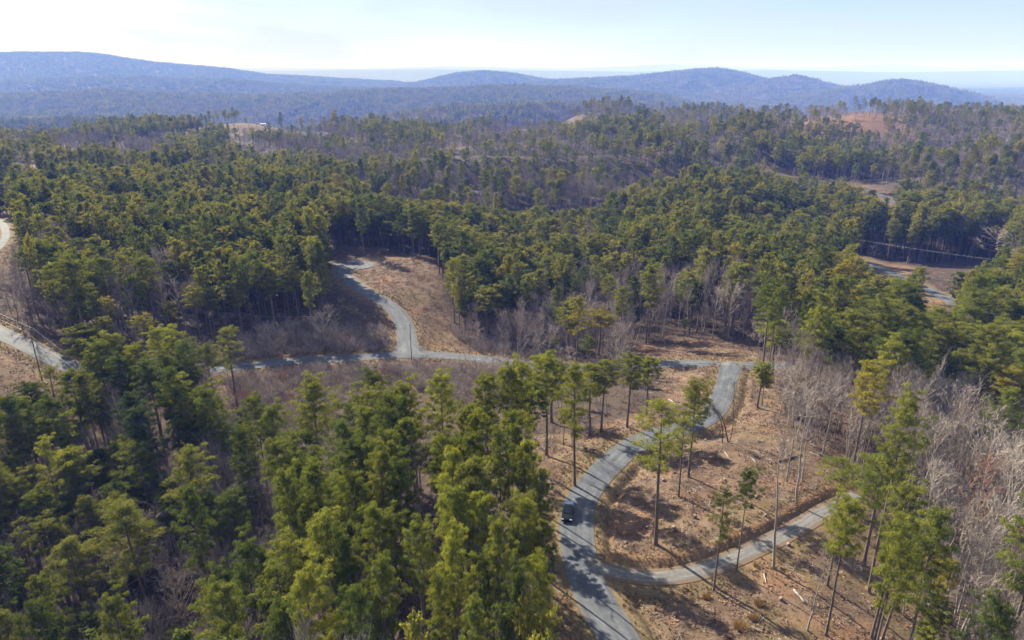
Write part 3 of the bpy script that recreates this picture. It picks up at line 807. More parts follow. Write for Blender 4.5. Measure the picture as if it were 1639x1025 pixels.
def scatter(name, label_kind, libname, pts, rot, scl, idx):
    """one object of kind stuff: a mass nobody counts"""
    me = bpy.data.meshes.new(name); n_ = len(pts)
    me.vertices.add(n_); me.vertices.foreach_set('co', np.asarray(pts, np.float32).ravel())
    for nm, ty, val, key in (('rot', 'FLOAT_VECTOR', rot, 'vector'), ('scl', 'FLOAT_VECTOR', scl, 'vector'), ('pick', 'INT', idx, 'value')):
        a = me.attributes.new(nm, ty, 'POINT'); a.data.foreach_set(key, np.asarray(val, np.int32 if ty == 'INT' else np.float32).ravel())
    o = tag(link(name, me), kind='stuff')
    ng = bpy.data.node_groups.new(name + '_nodes', 'GeometryNodeTree')
    ng.interface.new_socket('Geometry', in_out='INPUT', socket_type='NodeSocketGeometry'); ng.interface.new_socket('Geometry', in_out='OUTPUT', socket_type='NodeSocketGeometry')
    gi = ng.nodes.new('NodeGroupInput'); go = ng.nodes.new('NodeGroupOutput')
    m2p = ng.nodes.new('GeometryNodeMeshToPoints'); iop = ng.nodes.new('GeometryNodeInstanceOnPoints'); ci = ng.nodes.new('GeometryNodeCollectionInfo')
    ci.inputs['Collection'].default_value = LIB[libname]; ci.inputs['Separate Children'].default_value = True; ci.inputs['Reset Children'].default_value = True
    iop.inputs['Pick Instance'].default_value = True
    def at_(nm, ty):
        a = ng.nodes.new('GeometryNodeInputNamedAttribute'); a.data_type = ty; a.inputs[0].default_value = nm; return a.outputs[0]
    L = ng.links
    L.new(gi.outputs[0], m2p.inputs[0]); L.new(m2p.outputs[0], iop.inputs['Points']); L.new(ci.outputs[0], iop.inputs['Instance'])
    L.new(at_('pick', 'INT'), iop.inputs['Instance Index'])
    e2r = ng.nodes.new('FunctionNodeEulerToRotation'); L.new(at_('rot', 'FLOAT_VECTOR'), e2r.inputs[0]); L.new(e2r.outputs[0], iop.inputs['Rotation'])
    L.new(at_('scl', 'FLOAT_VECTOR'), iop.inputs['Scale']); L.new(iop.outputs[0], go.inputs[0])
    md = o.modifiers.new('scatter', 'NODES'); md.node_group = ng
    return o

# ------------------------------------------------------------------ trees placed one by one
# base visible: ('b', kind, variant, tone, base x, base y, top row, crown width px);  crown only: ('t', kind, variant, tone, top x, top y, height m, crown width px)
HAND = [
    ('b', 'p', 6, 'yellow', 1049, 878, 652, 76), ('b', 'p', 1, 'olive', 1102, 763, 617, 62), ('b', 'p', 6, 'olive', 1086, 795, 672, 40),
    ('b', 'p', 6, 'olive', 1143, 942, 792, 46), ('b', 'p', 4, 'deep', 1179, 912, 760, 40), ('b', 'b', 5, 'grey', 1101, 894, 806, 10),
    ('b', 'b', 3, 'grey', 1239, 908, 690, 40), ('b', 'b', 3, 'pale', 1274, 806, 640, 36), ('b', 'b', 3, 'grey', 1284, 773, 660, 26), ('b', 'b', 0, 'grey', 1258, 773, 640, 34),
    ('b', 'p', 1, 'yellow', 1322, 1016, 812, 68), ('b', 'p', 6, 'olive', 1324, 938, 800, 50), ('b', 'p', 3, 'olive', 1394, 1022, 836, 66), ('b', 'p', 7, 'yellow', 1412, 1028, 862, 60),
    ('b', 'p', 1, 'mid', 1382, 905, 742, 92), ('b', 'p', 6, 'yellow', 1340, 812, 738, 62), ('t', 'p', 3, 'mid', 1505, 832, 23, 82), ('b', 'p', 4, 'gold', 1476, 1030, 900, 56),
    ('t', 'p', 3, 'deep', 1600, 978, 20, 86), ('t', 'p', 1, 'gold', 1392, 606, 20, 68), ('t', 'p', 1, 'gold', 1618, 596, 20, 70), ('t', 'p', 1, 'yellow', 1430, 556, 21, 64),
    ('b', 'p', 2, 'yellow', 1212, 652, 583, 36), ('b', 'p', 7, 'yellow', 1236, 600, 515, 62), ('b', 'p', 4, 'gold', 958, 569, 499, 56), ('b', 'p', 2, 'mid', 940, 590, 540, 34),
    ('b', 'p', 0, 'yellow', 875, 731, 575, 64), ('b', 'b', 5, 'grey', 883, 748, 650, 12), ('b', 'b', 0, 'grey', 916, 719, 640, 26), ('b', 'p', 6, 'yellow', 902, 712, 655, 26),
    ('b', 'p', 0, 'mid', 823, 760, 594, 60), ('b', 'p', 2, 'deep', 850, 757, 620, 54), ('b', 'p', 0, 'olive', 962, 696, 583, 50), ('b', 'p', 7, 'yellow', 944, 698, 588, 62),
    ('b', 'p', 0, 'olive', 1003, 690, 572, 52), ('b', 'p', 2, 'yellow', 1035, 664, 575, 42), ('b', 'p', 6, 'mid', 779, 757, 606, 44), ('b', 'p', 7, 'mid', 787, 748, 660, 48),
    ('b', 'p', 0, 'deep', 77, 741, 618, 52), ('b', 'p', 6, 'olive', 100, 701, 594, 46), ('b', 'p', 0, 'mid', 147, 738, 602, 50), ('b', 'p', 6, 'deep', 174, 684, 570, 44),
    ('t', 'p', 1, 'mid', 153, 556, 21, 60), ('t', 'p', 3, 'yellow', 177, 541, 22, 56), ('t', 'p', 0, 'deep', 192, 574, 22, 48), ('t', 'p', 1, 'yellow', 214, 560, 22, 50),
    ('b', 'p', 0, 'yellow', 280, 634, 531, 50), ('b', 'p', 2, 'olive', 297, 624, 535, 44), ('b', 'p', 0, 'mid', 342, 634, 556, 44), ('t', 'p', 6, 'olive', 361, 528, 22, 44), ('t', 'p', 4, 'yellow', 247, 532, 22, 46),
    ('t', 'p', 5, 'deep', 12, 640, 24, 60), ('t', 'p', 0, 'blue', 205, 640, 24, 56), ('t', 'p', 3, 'blue', 215, 662, 24, 60), ('t', 'p', 0, 'olive', 132, 606, 23, 42),
    ('t', 'p', 1, 'mid', 330, 630, 24, 66), ('t', 'p', 1, 'mid', 410, 646, 23, 54), ('t', 'p', 3, 'mid', 434, 658, 23, 56), ('t', 'p', 1, 'deep', 385, 698, 22, 56), ('t', 'p', 3, 'yellow', 498, 622, 25, 78),
    ('t', 'p', 7, 'olive', 298, 731, 23, 80), ('t', 'p', 2, 'yellow', 104, 722, 21, 60), ('t', 'p', 2, 'olive', 163, 748, 15, 44), ('t', 'p', 3, 'olive', 198, 814, 24, 100), ('t', 'p', 7, 'olive', 112, 874, 21, 84),
    ('t', 'p', 5, 'yellow', 520, 832, 25, 104), ('t', 'e', 8, 'deep', 366, 922, 9, 70), ('t', 'b', 1, 'grey', 436, 868, 13, 84), ('t', 'b', 1, 'pale', 22, 982, 13, 78), ('t', 'b', 4, 'grey', 215, 968, 12, 90), ('t', 'b', 4, 'pale', 302, 880, 9, 48),
    ('t', 'b', 1, 'grey', 40, 912, 13, 80), ('t', 'b', 4, 'grey', 390, 1000, 12, 80),
    ('t', 'p', 3, 'mid', 600, 607, 22, 66), ('t', 'p', 1, 'yellow', 657, 623, 22, 58), ('t', 'p', 1, 'yellow', 705, 610, 23, 60), ('t', 'p', 5, 'mid', 582, 656, 23, 62), ('t', 'p', 3, 'deep', 630, 668, 22, 60), ('t', 'p', 2, 'mid', 646, 676, 22, 46),
    ('t', 'p', 0, 'olive', 749, 664, 23, 50), ('t', 'p', 0, 'yellow', 772, 671, 23, 52), ('t', 'p', 8, 'yellow', 702, 700, 12, 50), ('t', 'p', 3, 'olive', 607, 735, 23, 66), ('t', 'p', 1, 'deep', 636, 747, 22, 58),
    ('t', 'p', 5, 'yellow', 721, 722, 24, 62), ('t', 'p', 2, 'mid', 754, 700, 23, 48), ('t', 'p', 5, 'mid', 728, 788, 23, 72), ('t', 'p', 2, 'yellow', 763, 797, 22, 52), ('t', 'p', 1, 'yellow', 836, 818, 21, 56), ('t', 'p', 2, 'olive', 874, 836, 18, 44),
    ('t', 'p', 3, 'mid', 597, 822, 22, 66), ('t', 'p', 1, 'mid', 671, 848, 20, 70), ('t', 'p', 3, 'yellow', 724, 868, 22, 68), ('t', 'p', 2, 'deep', 778, 885, 21, 52), ('t', 'p', 5, 'mid', 605, 900, 22, 72), ('t', 'p', 1, 'yellow', 857, 908, 20, 82),
    ('t', 'p', 1, 'yellow', 700, 930, 20, 64), ('t', 'p', 5, 'mid', 762, 962, 21, 62), ('t', 'p', 1, 'yellow', 668, 992, 22, 62), ('t', 'p', 5, 'olive', 807, 995, 19, 46), ('t', 'p', 3, 'deep', 566, 950, 22, 64), ('t', 'p', 3, 'deep', 553, 872, 23, 60),
    ('t', 'b', 4, 'red', 664, 884, 12, 68), ('t', 'b', 4, 'grey', 672, 785, 13, 56), ('t', 'b', 1, 'grey', 795, 788, 12, 62),
    ('t', 'p', 1, 'yellow', 838, 595, 23, 50), ('t', 'p', 0, 'olive', 814, 598, 23, 46), ('t', 'p', 2, 'olive', 779, 606, 22, 44), ('t', 'p', 5, 'yellow', 927, 592, 21, 54),
    ('t', 'p', 1, 'mid', 751, 663, 22, 44), ('b', 'b', 6, 'grey', 832, 592, 502, 72), ('t', 'b', 0, 'pale', 1605, 366, 18, 54), ('t', 'b', 0, 'pale', 1625, 372, 17, 44),
    ('b', 'b', 0, 'pale', 1165, 545, 455, 34), ('b', 'b', 0, 'pale', 1140, 542, 462, 30), ('b', 'b', 0, 'grey', 1190, 540, 470, 28), ('t', 'b', 1, 'pale', 520, 502, 12, 46), ('t', 'b', 1, 'pale', 428, 515, 10, 36), ('t', 'b', 4, 'pale', 468, 515, 9, 28),
    ('b', 'b', 2, 'pale', 1538, 890, 690, 90), ('b', 'b', 2, 'pale', 1572, 925, 715, 80), ('b', 'b', 0, 'pale', 1588, 960, 740, 60), ('b', 'b', 0, 'pale', 1618, 935, 720, 70), ('b', 'b', 3, 'pale', 1536, 1020, 850, 40), ('b', 'b', 3, 'pale', 1546, 1020, 860, 40),
    ('b', 'b', 0, 'grey', 1379, 752, 630, 50), ('b', 'b', 0, 'grey', 1316, 728, 600, 40), ('b', 'b', 5, 'dark', 1345, 695, 590, 24), ('b', 'b', 5, 'grey', 1357, 729, 640, 24),
    ('t', 'p', 5, 'deep', 845, 962, 22, 60), ('t', 'p', 2, 'mid', 872, 1002, 20, 50), ('t', 'p', 3, 'deep', 815, 925, 23, 58), ('t', 'p', 0, 'olive', 800, 850, 24, 56), ('t', 'p', 3, 'mid', 868, 1045, 20, 56),
    ('t', 'p', 2, 'mid', 820, 668, 23, 48), ('t', 'p', 6, 'olive', 849, 677, 22, 44), ('t', 'p', 1, 'mid', 800, 702, 23, 56), ('t', 'p', 2, 'yellow', 838, 712, 22, 44), ('t', 'p', 2, 'olive', 864, 760, 20, 38),
    ('t', 'p', 1, 'yellow', 1442, 850, 23, 76), ('t', 'p', 1, 'olive', 1452, 792, 22, 74),
    ('b', 'b', 3, 'pale', 1292, 1010, 880, 34), ('b', 'p', 3, 'deep', 1470, 420, 352, 30),
]
BTONE = {'grey': (.29, .245, .22), 'pale': (.40, .345, .295), 'red': (.28, .16, .115), 'dark': (.13, .11, .10), 'tan': (.36, .295, .24)}
BTONE_WORD = {'grey': 'grey', 'pale': 'pale grey', 'red': 'reddish brown', 'dark': 'dark', 'tan': 'tan'}
TREES = []      # dicts: kind p / e / b, variant, tone, x, y, H, R, rot
for h in HAND:
    mode, kd, va, tone, a, b, c, cwid = h
    if mode == 'b':
        x, y = unproject(a, b, dmax=900); z0 = gz(x, y); H = CAM_H - y * ratio(c) - z0
        H = float(np.clip(H, 5, 31))
    else:
        H = float(c) * 1.04; x, y = unproject(a, b, lift=H, dmax=900); z0 = gz(x, y)
    d = project(x, y, z0 + H * .8)[2]
    R = max(.5, cwid * .5 * float(d) / F)
    TREES.append(dict(k='p' if kd == 'e' else kd, v=va, tone=tone, x=x, y=y, z=z0, H=H, R=R * (1.0 if kd == 'p' else 1.1), rot=rng.uniform(0, 6.28), hand=True))

# ------------------------------------------------------------------ trees that fill the woods
def jitter_grid(x0, x1, y0, y1, s):
    gx = np.arange(x0, x1, s); gy = np.arange(y0, y1, s * .87)
    X, Y = np.meshgrid(gx, gy); X = X + (np.arange(len(gy)) % 2)[:, None] * s * .5
    X = X + rng.uniform(-.42, .42, X.shape) * s; Y = Y + rng.uniform(-.42, .42, Y.shape) * s
    return X.ravel(), Y.ravel()
TAN_F = 1.15
def classify(X, Y, Z, H):
    """share of pines and density of wood at each spot"""
    px, py, d = project(X, Y, Z + 11)
    share = .58 + 1.25 * fbm(X / 120, Y / 120, 3, 201) + .2 * fbm(X / 30, Y / 30, 2, 203)
    share = share - .22 * sstep(380, 700, Y); dens = .92 - .14 * sstep(300, 600, Y) + .5 * fbm(X / 70, Y / 70, 3, 205)
    for P, sh, de in PINEY:
        m = inpoly(px, py, P); share[m] = sh; dens[m] = de
    for P, sh, de in BARE:
        m = inpoly(px, py, P); share[m] = sh; dens[m] = de
    bx, by, _ = project(X, Y, Z)
    for P, de in SPARSE:
        m = inpoly(bx, by, P); dens[m] *= de
    return share, dens
def clear_of_views(X, Y, Z, H, R):
    """does a tree of this size stand on, or rise in front of, a road or clearing that the photograph shows open"""
    bad = np.zeros(X.shape, bool)
    near = (Y < 1500) & ((Y < 420) | (rng.uniform(0, 1, X.shape) < .88)); wob = np.where(Y > 420, 3.5, 0) * rng.normal(0, 1, X.shape)
    for f, off in ((0, 0), (.15, 0), (.3, 0), (.45, 0), (.6, -.7), (.6, .7), (.75, -.9), (.75, .9), (.75, 0), (.88, -.5), (.88, .5), (1.0, 0)):
        px, py, d = project(X + R * off, Y, Z + H * f)
        bad |= inany(px + wob * 2, py + wob * .6, OPEN)
        bad |= inpoly(px, py, SHRUBBY[1]) & (f > .2) & (H > 6)
        for P, yf in FACES: bad |= inpoly(px, py, P) & (Y < yf)
    return bad & near
# faces of wood the photograph shows down to the trunks: nothing nearer may rise in front of them
FACES = []
for P, (bx_, by_) in (
    ([(1190, 248), (1300, 252), (1440, 276), (1440, 294), (1300, 285), (1190, 264)], (1330, 292)),
    ([(1375, 362), (1480, 372), (1600, 382), (1600, 425), (1480, 420), (1375, 408)], (1480, 421)),
    ([(985, 284), (1100, 268), (1100, 282), (985, 300)], (1040, 291)),
    ([(250, 492), (300, 470), (500, 450), (530, 500), (500, 530), (385, 545), (250, 530)], (430, 545)),
    ([(765, 505), (860, 500), (1040, 462), (1045, 560), (985, 572), (920, 585), (850, 572), (765, 560)], (900, 596)),
    ([(560, 275), (760, 272), (980, 295), (960, 335), (800, 335), (600, 312)], (800, 345)),
): FACES.append((P, unproject(bx_, by_, dmax=2000)[1] - 6))
def fill(y0, y1, s, hs, inner=None):
    xw = y1 * TAN_F + 40
    X, Y = jitter_grid(-xw, xw, y0, y1, s)
    m = np.abs(X) < Y * TAN_F + 30; X, Y = X[m], Y[m]
    D = road_dist(X, Y)[0] if y0 < 700 else np.full(X.shape, 99.)
    m = D > 4.0; X, Y = X[m], Y[m]
    Z = ground_h(X, Y)
    share, dens = classify(X, Y, Z, 20)
    keep = rng.uniform(0, 1.25, X.shape) < dens; X, Y, Z, share = X[keep], Y[keep], Z[keep], share[keep]
    isp = rng.uniform(0, 1, X.shape) < share
    H = np.where(isp, rng.normal(20.5, 3.2, X.shape), rng.normal(15, 2.4, X.shape)) * hs
    R = np.where(isp, rng.normal(3.7, .65, X.shape) * np.where(Y < 130, .9, 1), rng.normal(2.9, .7, X.shape)) * hs
    age = 1 + .42 * fbm(X / 75, Y / 75, 3, 240); H = H * np.clip(age, .55, 1.18) * rng.uniform(.85, 1.1, X.shape)
    H = np.clip(H, 6, 28); R = np.clip(R, 1.4, np.where(Y < 90, 2.9, 5))
    bad = clear_of_views(X, Y, Z, H, R)
    bx, by, _ = project(X, Y, Z)
    bad |= inany(bx, by, SHRUBBY) & (rng.uniform(0, 1, X.shape) < .93)
    px, py, _ = project(X, Y, Z + H * .6); bad |= inany(px, py, SHRUBBY) & (rng.uniform(0, 1, X.shape) < .85)
    kd_ = np.hypot(X - MX, (Y - MY + 60) * .8); bad |= (kd_ < 100) & (X < MX + 75) & (Y < MY - 45); bad |= (kd_ < 75) & (rng.uniform(0, 1, X.shape) < .55)
    scrub = bad & (Y > 700) & ~isp & (kd_ > 60) & (rng.uniform(0, 1, X.shape) < .5); H = np.where(scrub, H * .42, H); R = np.where(scrub, R * .7, R); bad &= ~scrub
    # the upper clearing lies in the sun: thin what would shade it
    for f in (.55, .75, .95):
        sx, sy, _ = project(X - math.sin(SUN_AZ) * H * f / math.tan(SUN_EL), Y - math.cos(SUN_AZ) * H * f / math.tan(SUN_EL), Z)
        bad |= inpoly(sx, sy, [(410, 533), (560, 538), (612, 560), (400, 577)]) & (rng.uniform(0, 1, X.shape) < .5)
        bad |= inpoly(sx, sy, [(548, 418), (600, 412), (690, 420), (705, 520), (650, 560), (615, 480), (560, 446)]) & (rng.uniform(0, 1, X.shape) < .72)
    k = ~bad
    return [v[k] for v in (X, Y, Z, isp, H, R)]
HX = np.array([t['x'] for t in TREES]); HY = np.array([t['y'] for t in TREES]); HR = np.array([t['R'] for t in TREES])
FILL = []
X, Y, Z, isp, H, R = fill(34, 300, 4.7, 1.0)
dmin = np.hypot(X[:, None] - HX, Y[:, None] - HY) / np.maximum(HR * .8, 2.6)
k = dmin.min(1) > 1.0
# keep hand-placed crowns in view: nothing much taller right in front of them
hp = np.array([project(t['x'], t['y'], t['z'] + t['H'] * .8) for t in TREES])
for i in np.nonzero(k)[0]:
    px, py, d = project(X[i], Y[i], Z[i] + H[i] * .75); rpx = R[i] * F / d
    c = (hp[:, 2] > d + 1) & (np.abs(hp[:, 0] - px) < rpx * .7) & (np.abs(hp[:, 1] - py) < rpx * 1.0)
    if c.any(): k[i] = False
X, Y, Z, isp, H, R = [v[k] for v in (X, Y, Z, isp, H, R)]
for i in range(len(X)):
    px = float(project(X[i], Y[i], Z[i] + H[i] * .7)[0])
    if isp[i]:
        warm = .5 + .3 * fbm(X[i:i + 1] / 50, Y[i:i + 1] / 50, 2, 300)[0] + (.12 if px > 1150 else -.06 if px < 480 else -.04) + rng.normal(0, .16)
        tone = 'deep' if warm < .33 else 'mid' if warm < .5 else 'olive' if warm < .66 else 'yellow' if warm < .88 else 'gold'
        v = int(rng.choice(8, p=[.18, .2, .12, .16, .08, .1, .08, .08]))
    else:
        tone = rng.choice(['grey', 'tan', 'pale', 'dark', 'red'], p=[.4, .3, .18, .09, .03]); v = int(rng.choice(5, p=[.3, .12, .3, .14, .14]))
    TREES.append(dict(k='p' if isp[i] else 'b', v=v, tone=str(tone), x=float(X[i]), y=float(Y[i]), z=float(Z[i]), H=float(H[i]), R=float(R[i]), rot=rng.uniform(0, 6.28), hand=False))
X, Y = jitter_grid(0, 190, 40, 190, 3.4)
m = road_dist(X, Y)[0] > 4; X, Y = X[m], Y[m]; Z = ground_h(X, Y); px, py, _ = project(X, Y, Z + 9)
m = inpoly(px, py, BARE[0][0]) & (rng.uniform(0, 1, X.shape) < .62); X, Y, Z = X[m], Y[m], Z[m]
H = np.clip(rng.normal(13.5, 2.6, X.shape), 7, 20); R = np.clip(rng.normal(2.3, .6, X.shape), 1.2, 4); m = ~clear_of_views(X, Y, Z, H, R * .7)
for x, y, z, h_, r_ in zip(X[m], Y[m], Z[m], H[m], R[m]):
    TREES.append(dict(k='b', v=int(rng.choice(5, p=[.34, .06, .34, .2, .06])), tone=str(rng.choice(['grey', 'tan', 'pale'], p=[.3, .3, .4])), x=float(x), y=float(y), z=float(z), H=float(h_), R=float(r_), rot=rng.uniform(0, 6.28), hand=False))
# understory: young hardwoods and a few young pines beneath the canopy
X, Y = jitter_grid(-260, 260, 36, 230, 5.6)
m = (np.abs(X) < Y * TAN_F + 20) & (road_dist(X, Y)[0] > 3.5); X, Y = X[m], Y[m]; Z = ground_h(X, Y)
H = np.clip(rng.normal(8.5, 2, X.shape), 4, 13)
bad = clear_of_views(X, Y, Z, H, H * .2); bx, by, _ = project(X, Y, Z)
m = ~bad & ~inany(bx, by, SHRUBBY) & ((rng.uniform(0, 1, X.shape) < .45)) & ~(inpoly(bx, by, SPARSE[0][0]) & (rng.uniform(0, 1, X.shape) < .7)); X, Y, Z, H = X[m], Y[m], Z[m], H[m]
for i in range(len(X)):
    p_ = rng.uniform() < .10
    TREES.append(dict(k='p' if p_ else 'b', v=8 if p_ else int(rng.choice([0, 2, 4])), tone=str(rng.choice(['mid', 'olive', 'yellow'])) if p_ else str(rng.choice(['grey', 'tan', 'dark', 'red'], p=[.45, .35, .12, .08])),
                      x=float(X[i]), y=float(Y[i]), z=float(Z[i]), H=float(H[i]), R=float(H[i] * .24), rot=rng.uniform(0, 6.28), hand=False))

# the ones that show largest become things of their own
for t in TREES:
    cx, cy, d = project(t['x'], t['y'], t['z'] + t['H'] * .75)
    t['px'], t['py'], t['d'] = float(cx), float(cy), float(d)
    t['bx'], t['by'], _ = [float(q) for q in project(t['x'], t['y'], t['z'])]
    rp = t['R'] * F / t['d']
    t['vis'] = (-rp * .4 < cx < 1639 + rp * .4) and (cy - rp < 1015) and t['y'] > 20
    t['size'] = t['R'] * t['H'] / t['d'] ** 2 * (2.5 if t['hand'] else 1)
ONE = []
for kd, cap in (('p', 300), ('b', 300)):
    c = sorted([t for t in TREES if t['k'] == kd and t['vis']], key=lambda t: -t['size'])
    ONE += c[:cap]
for t in ONE: t['one'] = True

# names of the places in the photograph, for telling trees apart: crown column and row ranges
PLACES = [
    ('b', (1130, 560, 1345, 760), 'on the thin slope east of the road bend', 'trees on the thin slope'),
    ('*', (1040, 600, 1305, 1060), 'in the clearing around the gravel track', 'trees in the track clearing'),
    ('*', (1290, 730, 1560, 1080), 'in the stand below the gravel track end', 'trees below the track end'),
    ('*', (1305, 540, 1470, 585), 'on the far west side of the eastern pinewood', 'trees on the far west of the eastern pinewood'),
    ('*', (1470, 540, 1570, 585), 'at the far middle of the eastern pinewood', 'trees at the far middle of the eastern pinewood'),
    ('*', (1570, 540, 1700, 585), 'on the far east side of the eastern pinewood', 'trees on the far east of the eastern pinewood'),
    ('*', (1305, 585, 1470, 630), 'in the western heart of the eastern pinewood', 'trees in the western heart of the eastern pinewood'),
    ('*', (1470, 585, 1570, 630), 'in the central heart of the eastern pinewood', 'trees in the central heart of the eastern pinewood'),
    ('*', (1570, 585, 1700, 630), 'in the eastern heart of the eastern pinewood', 'trees in the eastern heart of the eastern pinewood'),
    ('*', (1305, 630, 1450, 690), 'where the thin slope meets the eastern pinewood', 'trees where the slope meets the pinewood'),
    ('*', (1450, 630, 1560, 690), 'where the bare wood meets the eastern pinewood', 'trees where the bare wood meets the pinewood'),
    ('*', (1560, 630, 1700, 690), 'at the near east corner of the eastern pinewood', 'trees at the near corner of the pinewood'),
    ('*', (1370, 690, 1510, 830), 'high in the grey bare wood, near the clearing', 'trees of the upper bare wood near the clearing'),
    ('*', (1510, 690, 1720, 830), 'high in the grey bare wood, far from the clearing', 'trees of the upper bare wood'),
    ('*', (1440, 830, 1720, 1100), 'low in the grey bare wood', 'trees of the lower bare wood'),
    ('*', (840, 560, 1060, 720), 'on the bank above the road curve', 'trees above the road curve'),
    ('*', (840, 720, 1040, 1100), 'beside the road near the truck', 'trees by the truck'),
    ('*', (700, 560, 840, 700), 'between the bank and the brushy gully', 'trees by the brushy gully'),
    ('*', (560, 560, 700, 700), 'at the top of the central pinewood', 'trees atop the central pinewood'),
    ('*', (690, 700, 840, 820), 'in the upper half of the central pinewood', 'trees of the upper central pinewood'),
    ('*', (540, 700, 690, 820), 'in the western half of the central pinewood', 'trees of the western central pinewood'),
    ('*', (690, 820, 880, 920), 'in the lower central pinewood', 'trees of the lower central pinewood'),
    ('*', (540, 820, 690, 920), 'in the lower western pinewood', 'trees of the lower western pinewood'),
    ('*', (690, 920, 880, 1100), 'at the bottom of the central pinewood', 'trees at the bottom of the pinewood'),
    ('*', (460, 920, 690, 1100), 'at the bottom of the western pinewood', 'trees at the bottom of the western pinewood'),
    ('*', (350, 600, 560, 720), 'below the brushy roadside gully', 'trees below the brushy gully'),
    ('*', (350, 720, 540, 810), 'high on the shaded slope beside the pinewood', 'trees high on the shaded slope'),
    ('*', (350, 810, 540, 920), 'low on the shaded slope beside the pinewood', 'trees low on the shaded slope'),
    ('*', (-80, 500, 380, 600), 'beside the western crossroads', 'trees by the western crossroads'),
    ('*', (180, 600, 350, 720), 'on the slope under the crossroads', 'trees under the crossroads'),
    ('*', (-80, 600, 180, 720), 'on the slope below the power pole', 'trees below the power pole'),
    ('*', (180, 720, 350, 830), 'in the middle of the dark gully', 'trees of the middle dark gully'),
    ('*', (-80, 720, 180, 830), 'on the western side of the dark gully', 'trees on the west of the dark gully'),
    ('*', (180, 830, 480, 940), 'in the deep shade of the gully', 'trees deep in the gully'),
    ('*', (-80, 830, 180, 940), 'in the lower corner wood', 'trees of the lower corner wood'),
    ('*', (-80, 940, 170, 1120), 'in the bottom corner of the dark wood', 'trees in the bottom corner'),
    ('*', (170, 940, 480, 1120), 'along the bottom edge of the dark wood', 'trees along the bottom edge'),
    ('*', (-80, 400, 560, 560), 'in the wood behind the crossroads', 'trees behind the crossroads'),
    ('*', (560, 300, 900, 560), 'on the knoll behind the upper road', 'trees on the knoll'),
    ('*', (900, 300, 1230, 600), 'in the wood behind the junction', 'trees behind the junction'),
    ('*', (1230, 300, 1400, 600), 'in the pines west of the eastern line', 'trees west of the eastern line'),
    ('*', (1400, 300, 1540, 600), 'in the pines below the eastern line', 'trees below the eastern line'),
    ('*', (1540, 300, 1720, 600), 'in the pines east of the eastern road', 'trees east of the eastern road'),
    ('*', (-500, -500, 3000, 3000), 'in the farther wood', 'trees of the farther wood'),
]
ORD = ['first', 'second', 'third', 'fourth', 'fifth', 'sixth', 'seventh', 'eighth', 'ninth', 'tenth', 'eleventh', 'twelfth', 'thirteenth', 'fourteenth', 'fifteenth', 'sixteenth', 'seventeenth', 'eighteenth', 'nineteenth', 'twentieth']
for i in range(1, 10):
    pass
TENS = {2: 'twenty', 3: 'thirty', 4: 'forty', 5: 'fifty', 6: 'sixty'}
def ordinal(i):
    if i < 20: return ORD[i]
    t, u = divmod(i + 1, 10)
    return (TENS[t][:-1] + 'ieth') if u == 0 else TENS[t] + '-' + ORD[u - 1]
for t in ONE:
    for (kk, (a, b, c, d), ph, gr) in PLACES:
        if kk in ('*', t['k']) and a <= t['px'] < c and b <= t['py'] < d: t['place'], t['group'] = ph, gr; break
by = {}
for t in ONE: by.setdefault((t['place'], t['k']), []).append(t)
for (pl, kd), L in by.items():
    L.sort(key=lambda t: t['px'])
    n_ = len(L)
    for i, t in enumerate(L):
        if kd == 'p':
            shape = PV[t['v']][0]; size = '' if t['v'] == 8 else ('tall ' if t['H'] > 23.5 else 'short ' if t['H'] < 17 else '')
            head = f"{size}{shape} {TONE_WORD[t['tone']]} pine"
        else:
            shape = BV[t['v']][0]; size = 'small ' if t['H'] < 9 else ''
            head = f"{size}{shape} {BTONE_WORD[t['tone']]} bare tree"
        if n_ == 1: where = ''
        elif i == 0: where = ', leftmost'
        elif i == n_ - 1: where = ', rightmost'
        elif i <= n_ // 2: where = f', {ordinal(i)} from left'
        else: where = f', {ordinal(n_ - 1 - i)} from right'
        t['label'] = f'{head} {pl}{where}'
        if len(t['label'].split()) > 16 and size: t['label'] = t['label'][len(size):]
        if len(t['label'].replace('-', ' ').split()) > 16: t['label'] = t['label'].replace(' bare tree', ' tree').replace(' the ', ' ')

PROTO_P = {}
def make_tree(t):
    p = t['k'] == 'p'
    root = bpy.data.objects.new('pine_tree' if p else 'bare_tree', None); COL.objects.link(root)
    root.empty_display_size = .5
    root.location = (t['x'], t['y'], t['z'] - .15); root.rotation_euler = (rng.normal(0, .012), rng.normal(0, .012), t['rot'])
    h0 = 22.0 if p else BH[t['v']]; r0 = (PR if p else BR_)[t['v']]
    root.scale = (t['R'] / r0 / .93, t['R'] / r0 / .93, t['H'] / h0)
    tm, cm = (PINE0 if p else BARE0)[t['v']]
    tr = link('trunk', tm, root); cr = link('crown', cm, root)
    # a wide crown must not make a fat trunk
    s = min(1.25, max(.7, (t['H'] / h0))) / (t['R'] / r0 / .93)
    if not p: tr.scale = (s, s, 1)
    col = TONE[t['tone']] if p else BTONE[t['tone']]
    j = rng.uniform(.86, 1.16)
    cr.color = (col[0] * j, col[1] * j, col[2] * j, 1)
    tag(root, t['label'], 'pine tree' if p else 'bare tree', t['group'])
for t in ONE: make_tree(t)

